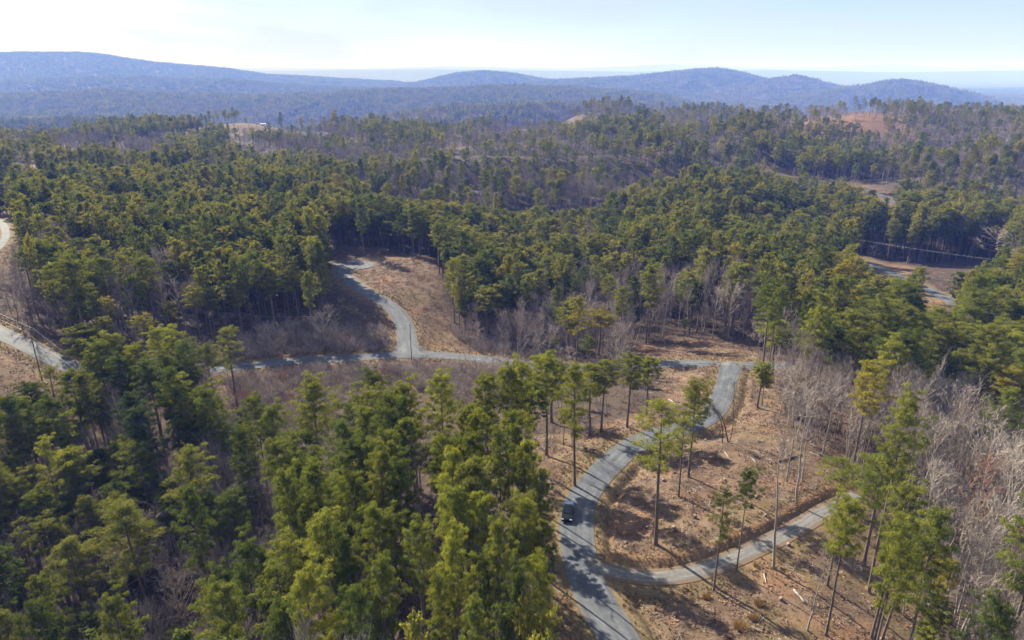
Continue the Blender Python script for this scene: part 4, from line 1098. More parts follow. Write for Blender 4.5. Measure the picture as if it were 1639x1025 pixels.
# everything farther off
def put(name, libname, T, n_var, h0):
    if len(T) == 0: return
    T = np.array(T)   # x y z H R v
    rot = np.column_stack([np.zeros(len(T)), np.zeros(len(T)), rng.uniform(0, 6.28, len(T))])
    scl = np.column_stack([T[:, 4], T[:, 4], T[:, 3] / h0])
    scatter(name, None, libname, T[:, :3] - [0, 0, .2], rot, scl, rng.integers(0, n_var, len(T)))
rest = [t for t in TREES if not t.get('one')]
put('pine_forest', 'pine_mid', [(t['x'], t['y'], t['z'], t['H'], t['R'] / 3.5, 0) for t in rest if t['k'] == 'p'], 8, 22)
put('bare_forest', 'bare_mid', [(t['x'], t['y'], t['z'], t['H'], t['R'] / 2.9, 0) for t in rest if t['k'] == 'b'], 5, 16)
X, Y, Z, isp, H, R = fill(300, 560, 5.4, 1.0)
put('pine_forest', 'pine_mid', np.column_stack([X, Y, Z, H, R / 3.4, R])[isp], 8, 22)
put('bare_forest', 'bare_mid', np.column_stack([X, Y, Z, H, R / 2.8, R])[~isp], 5, 16)
X, Y, Z, isp, H, R = fill(560, 1150, 6.8, 1.0)
put('pine_forest', 'pine_low', np.column_stack([X, Y, Z, H, R / 3.2, R])[isp], 6, 22)
put('bare_forest', 'bare_low', np.column_stack([X, Y, Z, H, R / 2.6, R])[~isp], 5, 16)
X, Y, Z, isp, H, R = fill(1150, 2100, 10.5, 1.12)
put('pine_forest', 'pine_low', np.column_stack([X, Y, Z, H, R / 2.8, R])[isp], 6, 22)
put('bare_forest', 'bare_low', np.column_stack([X, Y, Z, H, R / 2.3, R])[~isp], 5, 16)
def woods(y0, y1, sp, sc):
    X, Y = jitter_grid(-y1 * .95, y1 * .95, y0, y1, sp)
    m = np.abs(X) < Y * .92 + 60; X, Y = X[m], Y[m]; Z = base_h(X, Y)
    isp = rng.uniform(0, 1, X.shape) < .40 + 1.0 * fbm(X / 380, Y / 380, 4, 210)
    s_ = rng.uniform(.8, 1.15, X.shape)
    T = np.column_stack([X, Y, Z - 1, 22 * s_ * (1 + (sc - 1) * .3), s_ * 1.15 * sc, s_])
    put('distant_woods', 'clump_pine', T[isp], 4, 22); put('distant_woods', 'clump_bare', T[~isp], 4, 22)
woods(2100, 4600, 27.0, 1.0); woods(4600, 10500, 44.0, 1.55)


# ------------------------------------------------------------------ shrubs and ground cover
SH = []
X, Y = jitter_grid(-270, 270, 40, 310, 2.3)
m = (np.abs(X) < Y * .95 + 8) & (road_dist(X, Y)[0] > 1.2); X, Y = X[m], Y[m]; Z = ground_h(X, Y)
bx, by, _ = project(X, Y, Z)
pr = np.where(inany(bx, by, SHRUBBY), .85, 0.0)
pr = np.maximum(pr, inany(bx, by, [b[0] for b in BARE[:3]]) * .35)
pr = np.maximum(pr, inpoly(bx, by, BARE[7][0]) * .6)
pr = np.maximum(pr, inpoly(bx, by, BARE[8][0]) * .30)
pr = np.maximum(pr, np.where(pr == 0, .10, 0) * ~inany(bx, by, OPEN))
pr = np.maximum(pr, inany(bx, by, [OPEN[0]]) * .012); pr = np.maximum(pr, inany(bx, by, [OPEN[1]]) * .10 * (fbm(X / 9, Y / 9, 2, 44) > 0))
keep = rng.uniform(0, 1, X.shape) < pr
for x, y, z in zip(X[keep], Y[keep], Z[keep]):
    in_s = bool(inany([float(project(x, y, z)[0])], [float(project(x, y, z)[1])], SHRUBBY)[0])
    H = float(np.clip(rng.normal(2.9 if in_s else 1.7, .8), .8, 5)); 
    SH.append(dict(x=float(x), y=float(y), z=float(z), H=H, R=H * rng.uniform(.5, .8), v=int(rng.integers(0, 4)), tone=str(rng.choice(['grey', 'tan', 'dark', 'red'], p=[.42, .38, .08, .12]))))
for t in SH:
    t['px'], t['py'], d = [float(q) for q in project(t['x'], t['y'], t['z'] + t['H'] * .6)]
    sb = inany([t['px']], [t['py']], SHRUBBY[:2])[0] or inany([t['px']], [t['py']], [OPEN[0]])[0]
    t['size'] = t['R'] * t['H'] / d ** 2 * (4 if sb else 1) * (0 < t['px'] < 1639) * (t['py'] < 1010)
SH.sort(key=lambda t: -t['size'])
one_s = SH[:200]
SPL = [((360, 585, 455, 605), 'at the road edge of the brushy gully, west end', 'shrubs at the road edge of the gully, west end'),
       ((360, 605, 455, 630), 'halfway down the brushy gully, west end', 'shrubs halfway down the gully, west end'),
       ((360, 630, 455, 720), 'at the foot of the brushy gully, west end', 'shrubs at the foot of the gully, west end'),
       ((455, 585, 560, 605), 'at the road edge of the brushy gully, western middle', 'shrubs at the road edge of the gully, western middle'),
       ((455, 605, 560, 630), 'halfway down the brushy gully, western middle', 'shrubs halfway down the gully, western middle'),
       ((455, 630, 560, 720), 'at the foot of the brushy gully, western middle', 'shrubs at the foot of the gully, western middle'),
       ((560, 585, 640, 605), 'at the road edge of the brushy gully, middle', 'shrubs at the road edge of the gully, middle'),
       ((560, 605, 640, 630), 'halfway down the brushy gully, middle', 'shrubs halfway down the gully, middle'),
       ((560, 630, 640, 720), 'at the foot of the brushy gully, middle', 'shrubs at the foot of the gully, middle'),
       ((640, 585, 730, 605), 'at the road edge of the brushy gully, eastern middle', 'shrubs at the road edge of the gully, eastern middle'),
       ((640, 605, 730, 630), 'halfway down the brushy gully, eastern middle', 'shrubs halfway down the gully, eastern middle'),
       ((640, 630, 730, 720), 'at the foot of the brushy gully, eastern middle', 'shrubs at the foot of the gully, eastern middle'),
       ((730, 585, 860, 605), 'at the road edge of the brushy gully, east end', 'shrubs at the road edge of the gully, east end'),
       ((730, 605, 860, 630), 'halfway down the brushy gully, east end', 'shrubs halfway down the gully, east end'),
       ((730, 630, 860, 720), 'at the foot of the brushy gully, east end', 'shrubs at the foot of the gully, east end'),
       ((360, 500, 640, 585), 'on the scrubby plot above the road', 'shrubs on the scrubby plot'), ((880, 560, 1345, 1100), 'on the litter of the open clearing', 'shrubs on the clearing'),
       ((1240, 560, 1700, 820), 'under the bare wood, upper part', 'shrubs in the upper bare wood'), ((1240, 820, 1700, 1100), 'under the bare wood, lower part', 'shrubs in the lower bare wood'),
       ((-100, 600, 480, 860), 'on the floor of the dark gully', 'shrubs in the dark gully'), ((-100, 860, 480, 1100), 'at the bottom of the dark gully', 'shrubs at the bottom of the gully'), ((-9999, -9999, 9999, 9999), 'under the pinewood', 'shrubs under the pinewood')]
by = {}
for t in one_s:
    for (a, b, c, d), ph, gr in SPL:
        if a <= t['px'] < c and b <= t['py'] < d: by.setdefault((ph, gr), []).append(t); break
for (ph, gr), L in by.items():
    L.sort(key=lambda t: t['px'])
    for i, t in enumerate(L):
        n_ = len(L)
        where = '' if n_ == 1 else ', leftmost' if i == 0 else ', rightmost' if i == n_ - 1 else f', {ordinal(i)} from left' if i <= n_ // 2 else f', {ordinal(n_ - 1 - i)} from right'
        o = link('shrub', SHRUB0[t['v']]); h0 = 2.4 + .5 * t['v']; r0 = 1.3 + .3 * t['v']
        o.location = (t['x'], t['y'], t['z'] - .05); o.scale = (t['R'] / r0, t['R'] / r0, t['H'] / h0); o.rotation_euler = (0, 0, rng.uniform(0, 6.28))
        c = BTONE[t['tone']]; o.color = (*c, 1)
        tag(o, f"{BTONE_WORD[t['tone']]} shrub {ph}{where}", 'shrub', gr)
put('undergrowth', 'shrub_mid', [(t['x'], t['y'], t['z'] + .15, t['H'], t['R'] / 1.6, 0) for t in SH[200:]], 4, 2.9)

def debris_mesh(seed):
    rg = np.random.default_rng(seed); a = Acc()
    for i in range(5):
        c = rg.uniform(-.5, .5, 3) * [1, 1, 0] + [0, 0, .06]; an = rg.uniform(0, 6.28); l = rg.uniform(.2, .8)
        d = np.array([cos(an), sin(an), rg.uniform(-.1, .25)]) * l
        V, T = tube([c - d, c + d], [.025, .012], 3); a.add(V, T)
    return a
def tuft_mesh(seed, h=.45):
    rg = np.random.default_rng(seed); n_ = 26; an = rg.uniform(0, 6.28, n_); r = rg.uniform(0, .28, n_)
    A = np.column_stack([np.cos(an) * r * .5, np.sin(an) * r * .5, np.zeros(n_)]); B = np.column_stack([np.cos(an) * r * 1.6, np.sin(an) * r * 1.6, h * rg.uniform(.5, 1.1, n_)])
    a = Acc(); V, T = ribbons(A, B, .022, 0, rg); a.add(V, T); return a
def random_ramp(name, stops):
    m, nt, out = new_mat(name); oi = N(nt, 'ShaderNodeObjectInfo'); d = N(nt, 'ShaderNodeBsdfDiffuse')
    nt.links.new(ramp(nt, oi.outputs['Random'], stops), d.inputs[0]); nt.links.new(d.outputs[0], out.inputs[0]); return m
M_STICK = random_ramp('dead_sticks', [(0, (.10, .075, .06)), (.5, (.24, .19, .155)), (.85, (.42, .37, .32)), (1, (.58, .54, .48))])
M_GRASS = random_ramp('dry_grass', [(0, (.20, .15, .07)), (.5, (.34, .25, .12)), (1, (.46, .36, .19))])
M_LEAF = random_ramp('dead_leaves', [(0, (.09, .055, .04)), (.5, (.20, .13, .09)), (1, (.34, .22, .15))])
def leaf_patch(seed):
    rg = np.random.default_rng(seed); n_ = 22; c = np.column_stack([rg.normal(0, .45, (n_, 2)), rg.uniform(.01, .14, n_)])
    a = Acc(); V, T = blades(c, np.tile([0, 0, 1.], (n_, 1)), .26, .2, rg, .5); a.add(V, T); return a
lib('sticks', [debris_mesh(700 + i).mesh('m', [M_STICK]) for i in range(5)])
lib('tufts', [tuft_mesh(710 + i).mesh('m', [M_GRASS]) for i in range(4)])
lib('leafbits', [leaf_patch(720 + i).mesh('m', [M_LEAF]) for i in range(4)])
def cover(name, libname, s, y1, prob, size):
    X, Y = jitter_grid(-y1 * .85, y1 * .85, 44, y1, s); m = np.abs(X) < Y * .86 + 5; X, Y = X[m], Y[m]
    Z, D, I, SD = ground_h(X, Y, True); bx, by, _ = project(X, Y, Z)
    k = rng.uniform(0, 1, X.shape) < prob(X, Y, D, bx, by, I); X, Y, Z = X[k], Y[k], Z[k]
    n_ = len(X); sc = rng.uniform(.6, 1.4, (n_, 1)) * size
    scatter(name, None, libname, np.column_stack([X, Y, Z]), np.column_stack([np.zeros(n_), np.zeros(n_), rng.uniform(0, 6.28, n_)]), np.repeat(sc, 3, 1), rng.integers(0, len(LIB[libname].objects), n_))
opn = OPEN[:7] + [q[0] for q in SPARSE]
cover('forest_debris', 'sticks', 1.5, 330, lambda X, Y, D, bx, by, I: (D > 1.2) * np.where(inany(bx, by, opn), .55 * (fbm(X / 7, Y / 7, 3, 401) > -.05) + .08, .12), 1.0)
cover('dry_grass', 'tufts', .8, 260, lambda X, Y, D, bx, by, I: (D > .25) * np.where(D < 4.5, .75 - .12 * D, .10 * inany(bx, by, opn) * (fbm(X / 8, Y / 8, 3, 402) > .1)), 1.0)
cover('fallen_leaves', 'leafbits', 1.3, 320, lambda X, Y, D, bx, by, I: (D > 1.0) * np.where(inany(bx, by, opn), .35 + .4 * (fbm(X / 6, Y / 6, 3, 403) > .05), .3), 1.0)

# ------------------------------------------------------------------ shaped pieces for the built things
import bmesh
def bm_obj(name, bm, mat, parent=None, bevel=0.0, smooth=False):
    if bevel: bmesh.ops.bevel(bm, geom=list(bm.edges), offset=bevel, segments=2, affect='EDGES', profile=.6)
    bmesh.ops.recalc_face_normals(bm, faces=bm.faces)
    me = bpy.data.meshes.new(name); bm.to_mesh(me); bm.free(); me.materials.append(mat)
    if smooth: me.polygons.foreach_set('use_smooth', np.ones(len(me.polygons), bool))
    return link(name, me, parent)
def box(bm, c, s, taper=None):
    vs = []
    for k in (-1, 1):
        t = 1 if (taper is None or k < 0) else taper
        for a, b in ((-1, -1), (1, -1), (1, 1), (-1, 1)): vs.append(bm.verts.new((c[0] + a * s[0] / 2 * t, c[1] + b * s[1] / 2 * t, c[2] + k * s[2] / 2)))
    for f in ((3, 2, 1, 0), (4, 5, 6, 7), (0, 1, 5, 4), (1, 2, 6, 5), (2, 3, 7, 6), (3, 0, 4, 7)): bm.faces.new([vs[i] for i in f])
def prism(bm, outline, x0, x1):
    """side outline in (y, z) carried from x0 to x1"""
    a = [bm.verts.new((x0, y, z)) for y, z in outline]; b = [bm.verts.new((x1, y, z)) for y, z in outline]
    bm.faces.new(a); bm.faces.new(b[::-1]); n_ = len(outline)
    for i in range(n_): bm.faces.new((a[i], a[(i + 1) % n_], b[(i + 1) % n_], b[i]))
def cyl(bm, p0, p1, r0, r1=None, sides=12):
    V, T = tube([p0, p1], [r0, r0 if r1 is None else r1], sides)
    vs = [bm.verts.new(v) for v in V]
    for t in T: bm.faces.new([vs[i] for i in t])
    bm.faces.new([vs[i] for i in range(sides)][::-1])
def thing(name, label, cat, loc, rz=0, group=None):
    o = bpy.data.objects.new(name, None); COL.objects.link(o); o.location = loc; o.rotation_euler = (0, 0, rz); o.empty_display_size = .5
    return tag(o, label, cat, group)

# the dark pickup, driving towards the camera on the west lane
M_PAINT = simple('black_paint', (.012, .013, .016), .22, .6, .0, 0); M_COVER = simple('bed_cover', (.20, .28, .40), .45, .5, 0, .05)
M_GLASS = simple('dark_glass', (.03, .05, .07), .06, .8, 0, 0); M_TYRE = simple('rubber', (.02, .02, .02), .9, .1, 0, 0); M_RIM = simple('rim_metal', (.35, .35, .36), .35, .5, .8, 0)
M_LAMP = simple('lamp_lens', (.7, .7, .72), .15, .6, 0, 0); M_RED = simple('red_lens', (.25, .01, .01), .2, .6, 0, 0); M_CHROME = simple('trim_metal', (.5, .5, .52), .25, .5, .9, 0)
tx, ty = unproject(908, 829, dmax=300)
wd, L, z = ROADLINE['main']; i = int(np.argmin(np.hypot(L[:, 0] - tx, L[:, 1] - ty)))
tan_ = norm(L[max(i - 2, 0)] - L[i + 2])           # towards the camera
right_ = np.array([tan_[1], -tan_[0]])
p = L[i] + right_ * 1.45
tz = float(ground_h([p[0]], [p[1]])[0]) + .12
tk = thing('pickup_truck', 'dark pickup truck with a blue-grey bed cover driving down the shaded road', 'pickup truck', (p[0], p[1], tz), math.atan2(tan_[1], tan_[0]) - pi / 2)
bm = bmesh.new(); prism(bm, [(2.75, .48), (2.78, .78), (2.62, 1.02), (1.30, 1.14), (1.05, 1.16), (-.70, 1.16), (-2.72, 1.14), (-2.78, .60), (-2.70, .45), (-2.1, .42), (1.6, .40)], -.98, .98); bm_obj('body', bm, M_PAINT, tk, .05)
bm = bmesh.new()
o8 = [(1.22, 1.15, .86), (.42, 1.82, .70), (-.55, 1.86, .70), (-.92, 1.16, .86)]
va = [bm.verts.new((-w, y, zz)) for y, zz, w in o8]; vb = [bm.verts.new((w, y, zz)) for y, zz, w in o8]
bm.faces.new(va); bm.faces.new(vb[::-1])
for q in range(4): bm.faces.new((va[q], va[(q + 1) % 4], vb[(q + 1) % 4], vb[q]))
bm_obj('cab', bm, M_PAINT, tk, .04)
bm = bmesh.new(); v4 = [bm.verts.new(v) for v in ((-.74, 1.16, 1.245), (.74, 1.16, 1.245), (.64, .50, 1.80), (-.64, .50, 1.80))]; bm.faces.new(v4); e = bmesh.ops.extrude_face_region(bm, geom=list(bm.faces)); bmesh.ops.translate(bm, vec=(0, .03, .03), verts=[g for g in e['geom'] if isinstance(g, bmesh.types.BMVert)]); bm_obj('windscreen', bm, M_GLASS, tk)
bm = bmesh.new(); v4 = [bm.verts.new(v) for v in ((-.70, -.90, 1.26), (.70, -.90, 1.26), (.62, -.64, 1.76), (-.62, -.64, 1.76))]; bm.faces.new(v4); e = bmesh.ops.extrude_face_region(bm, geom=list(bm.faces)); bmesh.ops.translate(bm, vec=(0, -.03, .02), verts=[g for g in e['geom'] if isinstance(g, bmesh.types.BMVert)]); bm_obj('rear_window', bm, M_GLASS, tk)
for sx in (-1, 1):
    for (ya, yb, yc, yd) in ((.95, .12, .12, .45), (.04, -.72, -.52, .04)):
        bm = bmesh.new(); v4 = [bm.verts.new((sx * w, y, zz)) for w, y, zz in ((.845, ya, 1.24), (.845, yb, 1.24), (.735, yc, 1.74), (.735, yd, 1.74))]; bm.faces.new(v4)
        e = bmesh.ops.extrude_face_region(bm, geom=list(bm.faces)); bmesh.ops.translate(bm, vec=(sx * .03, 0, .006), verts=[g for g in e['geom'] if isinstance(g, bmesh.types.BMVert)]); bm_obj('side_window', bm, M_GLASS, tk)
    bm = bmesh.new(); box(bm, (sx * 1.10, .92, 1.28), (.22, .12, .18)); bm_obj('mirror', bm, M_PAINT, tk, .03)
    bm = bmesh.new(); box(bm, (sx * .74, 2.72, .86), (.42, .14, .18)); bm_obj('headlight', bm, M_LAMP, tk, .03)
    bm = bmesh.new(); box(bm, (sx * .88, -2.77, .92), (.16, .06, .32)); bm_obj('tail_lamp', bm, M_RED, tk, .015)
    for y in (1.72, -1.66):
        bm = bmesh.new(); cyl(bm, (sx * .74, y, .40), (sx * 1.01, y, .40), .40, sides=20)
        w = bm_obj('wheel', bm, M_TYRE, tk, 0)
        bm = bmesh.new(); cyl(bm, (sx * 1.0, y, .40), (sx * 1.02, y, .40), .24, sides=14); bm_obj('rim', bm, M_RIM, w)
bm = bmesh.new(); box(bm, (0, -1.82, 1.185), (1.74, 1.72, .06)); bm_obj('bed_cover', bm, M_COVER, tk, .02)
bm = bmesh.new(); box(bm, (0, 2.80, .56), (1.86, .14, .20)); bm_obj('front_bumper', bm, M_PAINT, tk, .03)
bm = bmesh.new(); box(bm, (0, 2.77, .84), (1.0, .08, .26)); bm_obj('grille', bm, M_TYRE, tk, .02)
bm = bmesh.new(); box(bm, (0, -2.83, .58), (1.8, .14, .18)); bm_obj('rear_bumper', bm, M_CHROME, tk, .03)

tk.scale = (.87, .87, .87)
# ------------------------------------------------------------------ utility poles and their wires
M_POLE = bark_mat('pole_wood', (.10, .08, .065), (.22, .18, .15), 2.0); M_ALU = simple('bare_wire', (.6, .6, .6), .5, .5, .3, 0); M_CERAM = simple('insulator', (.55, .56, .58), .3, .5, 0, 0)
def pole(px, py, H, label, arm=True, rz=0.0, dmax=1200, lean=(0, 0), light=False, r=.15):
    x, y = unproject(px, py, dmax=dmax); zz = gz(x, y)
    t = thing('utility_pole', label, 'utility pole', (x, y, zz - .2), rz, 'utility poles'); t.rotation_euler = (lean[0], lean[1], rz)
    bm = bmesh.new(); cyl(bm, (0, 0, 0), (0, 0, H), r, r * .7, 10); bm_obj('post', bm, M_CERAM if light else M_POLE, t, 0, False)
    if arm:
        bm = bmesh.new(); box(bm, (0, 0, H - .35), (2.2, .11, .14)); bm_obj('crossarm', bm, M_POLE, t, .01)
        for s_ in (-1.0, 0, 1.0):
            bm = bmesh.new(); cyl(bm, (s_, 0, H - .28 if s_ else H), (s_, 0, H - .02 if s_ else H + .28), .06, .04, 8); bm_obj('insulator', bm, M_CERAM, t)
    return np.array([x, y, zz - .2]), H
def wire(a, b, sag, label, group, r=.015):
    t = np.linspace(0, 1, 26)[:, None]; P = a + (b - a) * t; P[:, 2] -= sag * 4 * t[:, 0] * (1 - t[:, 0])
    V, T = tube(P, [r] * 26, 5); o = link('power_line', mesh_arrays('power_line', V, T, [M_ALU], None, True)); tag(o, label, 'power line', group); return o
b1x, b1y = unproject(67, 608, dmax=400); H1 = CAM_H - b1y * ratio(527) - gz(b1x, b1y)
P1, H1 = pole(67, 608, H1, 'dark wooden utility pole on the verge below the western road', rz=.9)
P2, H2 = pole(205, 706, 13.0, 'wooden utility pole hidden among pines under the western crossroads', rz=.9)
P0, H0 = pole(-95, 508, 13.0, 'wooden utility pole by the road past the frame edge', rz=.9)
for s_, nm in ((-1.0, 'lower white wire'), (1.0, 'upper white wire')):
    o_ = np.array([cos(.9) * s_, sin(.9) * s_, 0])
    wire(P0 + o_ + [0, 0, H0], P1 + o_ + [0, 0, H1], .8, f'{nm} of the pair strung up-road from the dark western pole', 'wires of the western line')
    wire(P1 + o_ + [0, 0, H1], P2 + o_ + [0, 0, H2], .8, f'{nm} of the pair strung from the dark western pole into the pines', 'wires of the western line')
def lifted(px, py, h): x, y = unproject(px, py, lift=h, dmax=1500); return np.array([x, y, gz(x, y) + h])
a_, b_ = lifted(-60, 655, 7.0), lifted(175, 572, 9.0)
for k_, nm in ((0, 'higher'), (1, 'lower')): wire(a_ + [0, 0, -.55 * k_], b_ + [0, 0, -.55 * k_], .4, f'{nm} of two bright wires crossing low over the bare corner plot', 'low wires over the corner plot')
pole(659, 577, 12.5, 'slim dark utility pole where the upper road meets the cross road', arm=False, r=.13)
Pc, Hc = pole(341, 549, 11.0, 'utility pole with a crossarm before the dark pine edge', rz=.2)
Pd, Hd = pole(518, 556, 11.0, 'utility pole among scrub at the end of the dark pine edge', rz=.2)
for s_, nm in ((-1, 'western'), (1, 'eastern')):
    wire(Pc + [s_ * .98, s_ * .2, Hc - .05], Pd + [s_ * .98, s_ * .2, Hd - .05], .9, f'thin {nm} wire strung past the shaded pine trunks', 'wires by the dark pine edge', .007)
pole(1411, 294, 10.5, 'pale thin utility pole in front of the dark far pines', arm=True, light=True, rz=.3, r=.16)
Pe, He = pole(1205, 385, 13.0, 'utility pole buried in the pines at the start of the eastern line', rz=-.5)
Pf, Hf = pole(1660, 478, 13.5, 'utility pole past the pines at the end of the eastern line', rz=-.5)
for s_, nm in ((-1, 'nearer outer'), (0, 'middle'), (1, 'farther outer')):
    o_ = np.array([cos(-.5) * s_, sin(-.5) * s_, .2 * (s_ == 0)]); wire(Pe + o_ + [0, 0, He], Pf + o_ + [0, 0, Hf], 2.2, f'{nm} wire of three strung before the tall eastern pines', 'wires of the eastern line', .007)
x, y = unproject(1189, 598, dmax=500)
t = thing('road_sign', 'small dark sign post at the road junction', 'sign post', (x, y, gz(x, y) - .05), .4)
bm = bmesh.new(); cyl(bm, (0, 0, 0), (0, 0, 2.0), .05, sides=8); bm_obj('post', bm, M_POLE, t)
bm = bmesh.new(); box(bm, (0, -.06, 1.75), (.5, .03, .5)); bm_obj('sign_panel', bm, simple('sign_back', (.16, .13, .12), .5, .4, 0, .1), t, .008)

# ------------------------------------------------------------------ buildings far off
M_WALLW = simple('white_siding', (.72, .72, .70), .6, .3, 0, .05); M_ROOFW = simple('pale_roof', (.62, .63, .64), .5, .3, 0, .06); M_ROOFG = simple('grey_shingle', (.24, .235, .23), .85, .2, 0, .2); M_WALLG = simple('grey_siding', (.42, .40, .37), .7, .3, 0, .08); M_DOOR = simple('brown_door', (.10, .06, .04), .5, .3, 0, .1)
def house(name, label, cat, px, py, w, dpt, h, roof_h, rz, mw, mr, dmax=3000, windows=3, knoll=False):
    x, y = unproject(px, py, dmax=dmax)
    if knoll:                                   # on the brow of the bare knoll
        k_ = ray(px, py)[0] / ray(px, py)[1]; ys = MY + np.arange(-170., 60., 2.); zs = ground_h(ys * k_, ys)
        y = float(ys[int(np.argmax((zs - CAM_H) / ys))]) - 5.0; x = y * k_
    t = thing(name, label, cat, (x, y, gz(x, y) - .3), rz)
    bm = bmesh.new(); prism(bm, [(-dpt / 2, 0), (dpt / 2, 0), (dpt / 2, h), (0, h + roof_h * .97), (-dpt / 2, h)], -w / 2, w / 2); bm_obj('wall', bm, mw, t)
    bm = bmesh.new(); e = .45; k = roof_h / (dpt / 2)
    prism(bm, [(-dpt / 2 - e, h - k * e + .02), (0, h + roof_h + .02), (dpt / 2 + e, h - k * e + .02), (dpt / 2 + e, h - k * e + .2), (0, h + roof_h + .22), (-dpt / 2 - e, h - k * e + .2)], -w / 2 - e, w / 2 + e); bm_obj('roof', bm, mr, t)
    xs = np.linspace(-w / 2, w / 2, windows + 3)[1:-1]
    for i_, xx in enumerate(xs):
        if i_ == len(xs) // 2:
            bm = bmesh.new(); box(bm, (xx, -dpt / 2 - .02, 1.2), (1.0, .08, 2.1)); bm_obj('door', bm, M_DOOR, t, .01)
        else:
            bm = bmesh.new(); box(bm, (xx, -dpt / 2 - .02, 1.6), (1.2, .08, 1.2)); wnd = bm_obj('window', bm, M_WALLW, t, .01)
            bm = bmesh.new(); box(bm, (xx, -dpt / 2 - .065, 1.6), (1.0, .02, 1.0)); bm_obj('pane', bm, M_GLASS, wnd)
    return t
house('cabin', 'small white cabin on top of the far bare knoll', 'cabin', 421, 197, 7.5, 4.5, 2.6, .8, .15, M_WALLW, M_ROOFW, windows=2, knoll=True)
house('shed', 'tiny white shed beside the white cabin on the far knoll', 'shed', 429, 197, 3.2, 3.0, 2.6, .6, .1, M_WALLW, M_ROOFW, windows=1, knoll=True)
house('house', 'grey house half hidden in the grey eastern wood', 'house', 1589, 309, 14.0, 8.0, 3.2, 2.6, -.25, M_WALLG, M_ROOFW, windows=4)

# ------------------------------------------------------------------ logs, stumps, broomsedge, bent trees, rocks
M_LOG = bark_mat('dead_log', (.22, .19, .16), (.46, .42, .37)); M_DLOG = bark_mat('old_log', (.09, .07, .055), (.22, .17, .14)); M_CUT = simple('cut_wood', (.27, .20, .14), .8, .2, 0, .2)
def log(pa, pb, r, mat, label):
    a = np.array([*unproject(*pa, dmax=500), 0]); b = np.array([*unproject(*pb, dmax=500), 0]); a[2] = gz(a[0], a[1]) + r * .7; b[2] = gz(b[0], b[1]) + r * .5
    mid = (a + b) / 2 + [0, 0, 0]; n_ = 7; t_ = np.linspace(0, 1, n_)[:, None]; P = a + (b - a) * t_ - mid; P[1:-1, :2] += rng.normal(0, .06, (n_ - 2, 2))
    P[:, 2] = [gz(mid[0] + q[0], mid[1] + q[1]) - mid[2] + r * .7 for q in P]
    V, T = tube(P, np.linspace(r, r * .6, n_), 9); o = link('fallen_log', mesh_arrays('fallen_log', V, T, [mat], None, True)); o.location = mid
    acc_ = Acc(); 
    for q in range(3):
        c = P[2 + q]; d = norm(rng.normal(0, 1, 3) * [1, 1, .3] + [0, 0, .5]); V, T = tube([c, c + d * r * 4], [r * .3, r * .1], 5); acc_.add(V, T)
    s_ = link('broken_branch', acc_.mesh('broken_branch', [mat]), o)
    tag(o, label, 'fallen log'); return o
log((1271, 944), (1288, 966), .17, M_LOG, 'pale barkless log lying on the slope below the gravel track')
log((1224, 914), (1227, 932), .12, M_LOG, 'short pale log on the brushy ground below the gravel track')
log((1070, 640), (1086, 655), .16, M_LOG, 'pale fallen log west of the road bend')
log((1246, 740), (1284, 729), .22, M_DLOG, 'long dark log at the top of the clearing')
log((1308, 728), (1374, 751), .24, M_DLOG, 'dark fallen trunk under the leafless trees east of the clearing')
log((1296, 724), (1312, 732), .14, M_LOG, 'small pale log touching the leafless trees')
log((1160, 724), (1170, 738), .10, M_LOG, 'thin bleached log in the upper clearing')
log((1204, 737), (1210, 743), .16, M_LOG, 'stubby white log by the eastern cut edge')
log((1556, 862), (1570, 858), .18, M_DLOG, 'fallen trunk in the lower grey wood')
SPOTS = [(1036, 846), (1078, 850), (1112, 832), (1130, 700), (1210, 800), (1190, 850), (1160, 770), (1262, 872), (1250, 960), (1062, 770), (1002, 870), (1098, 738), (1225, 830), (1080, 985)]
SW = ['west of the tall lone pine', 'east of the tall lone pine', 'in the middle of the clearing', 'near the road bend', 'in the eastern clearing', 'above the gravel track', 'in the upper clearing', 'below the end of the track', 'on the slope below the track', 'by the upper clearing pines', 'beside the track mouth', 'at the top of the clearing', 'near the grey snag', 'on the lower grassy slope']
for (px, py), w in zip(SPOTS, SW):
    x, y = unproject(px, py, dmax=400); r = rng.uniform(.2, .34); h = rng.uniform(.3, .6)
    t = thing('tree_stump', f'low weathered tree stump {w}', 'tree stump', (x, y, gz(x, y) - .08), rng.uniform(0, 6))
    V, T = tube([(0, 0, 0), (0, 0, h * .4), (0, 0, h)], [r * 1.35, r * 1.05, r], 11); link('stump_side', mesh_arrays('stump_side', V, T, [M_DLOG], None, True), t)
    V, T = tube([(0, 0, h), (0, 0, h + .015)], [r * .93, r * .93], 11); link('cut_face', mesh_arrays('cut_face', V, T, [M_CUT]), t)
def sedge_mesh(seed):
    rg = np.random.default_rng(seed); n_ = 520; an = rg.uniform(0, 6.28, n_); r = rg.uniform(0, 1, n_) ** .6
    A = np.column_stack([np.cos(an) * r * .8, np.sin(an) * r * .8, np.zeros(n_)]); B = A + np.column_stack([np.cos(an) * r * .5 + rg.normal(0, .12, n_), np.sin(an) * r * .5 + rg.normal(0, .12, n_), rg.uniform(.6, 1.25, n_)])
    a = Acc(); V, T = ribbons(A, B, .03, 0, rg); a.add(V, T); return a.mesh('broomsedge', [M_SEDGE])
M_SEDGE = simple('golden_sedge', (.38, .25, .10), .9, .1, 0, .25, 3)
SM = [sedge_mesh(800 + i) for i in range(3)]
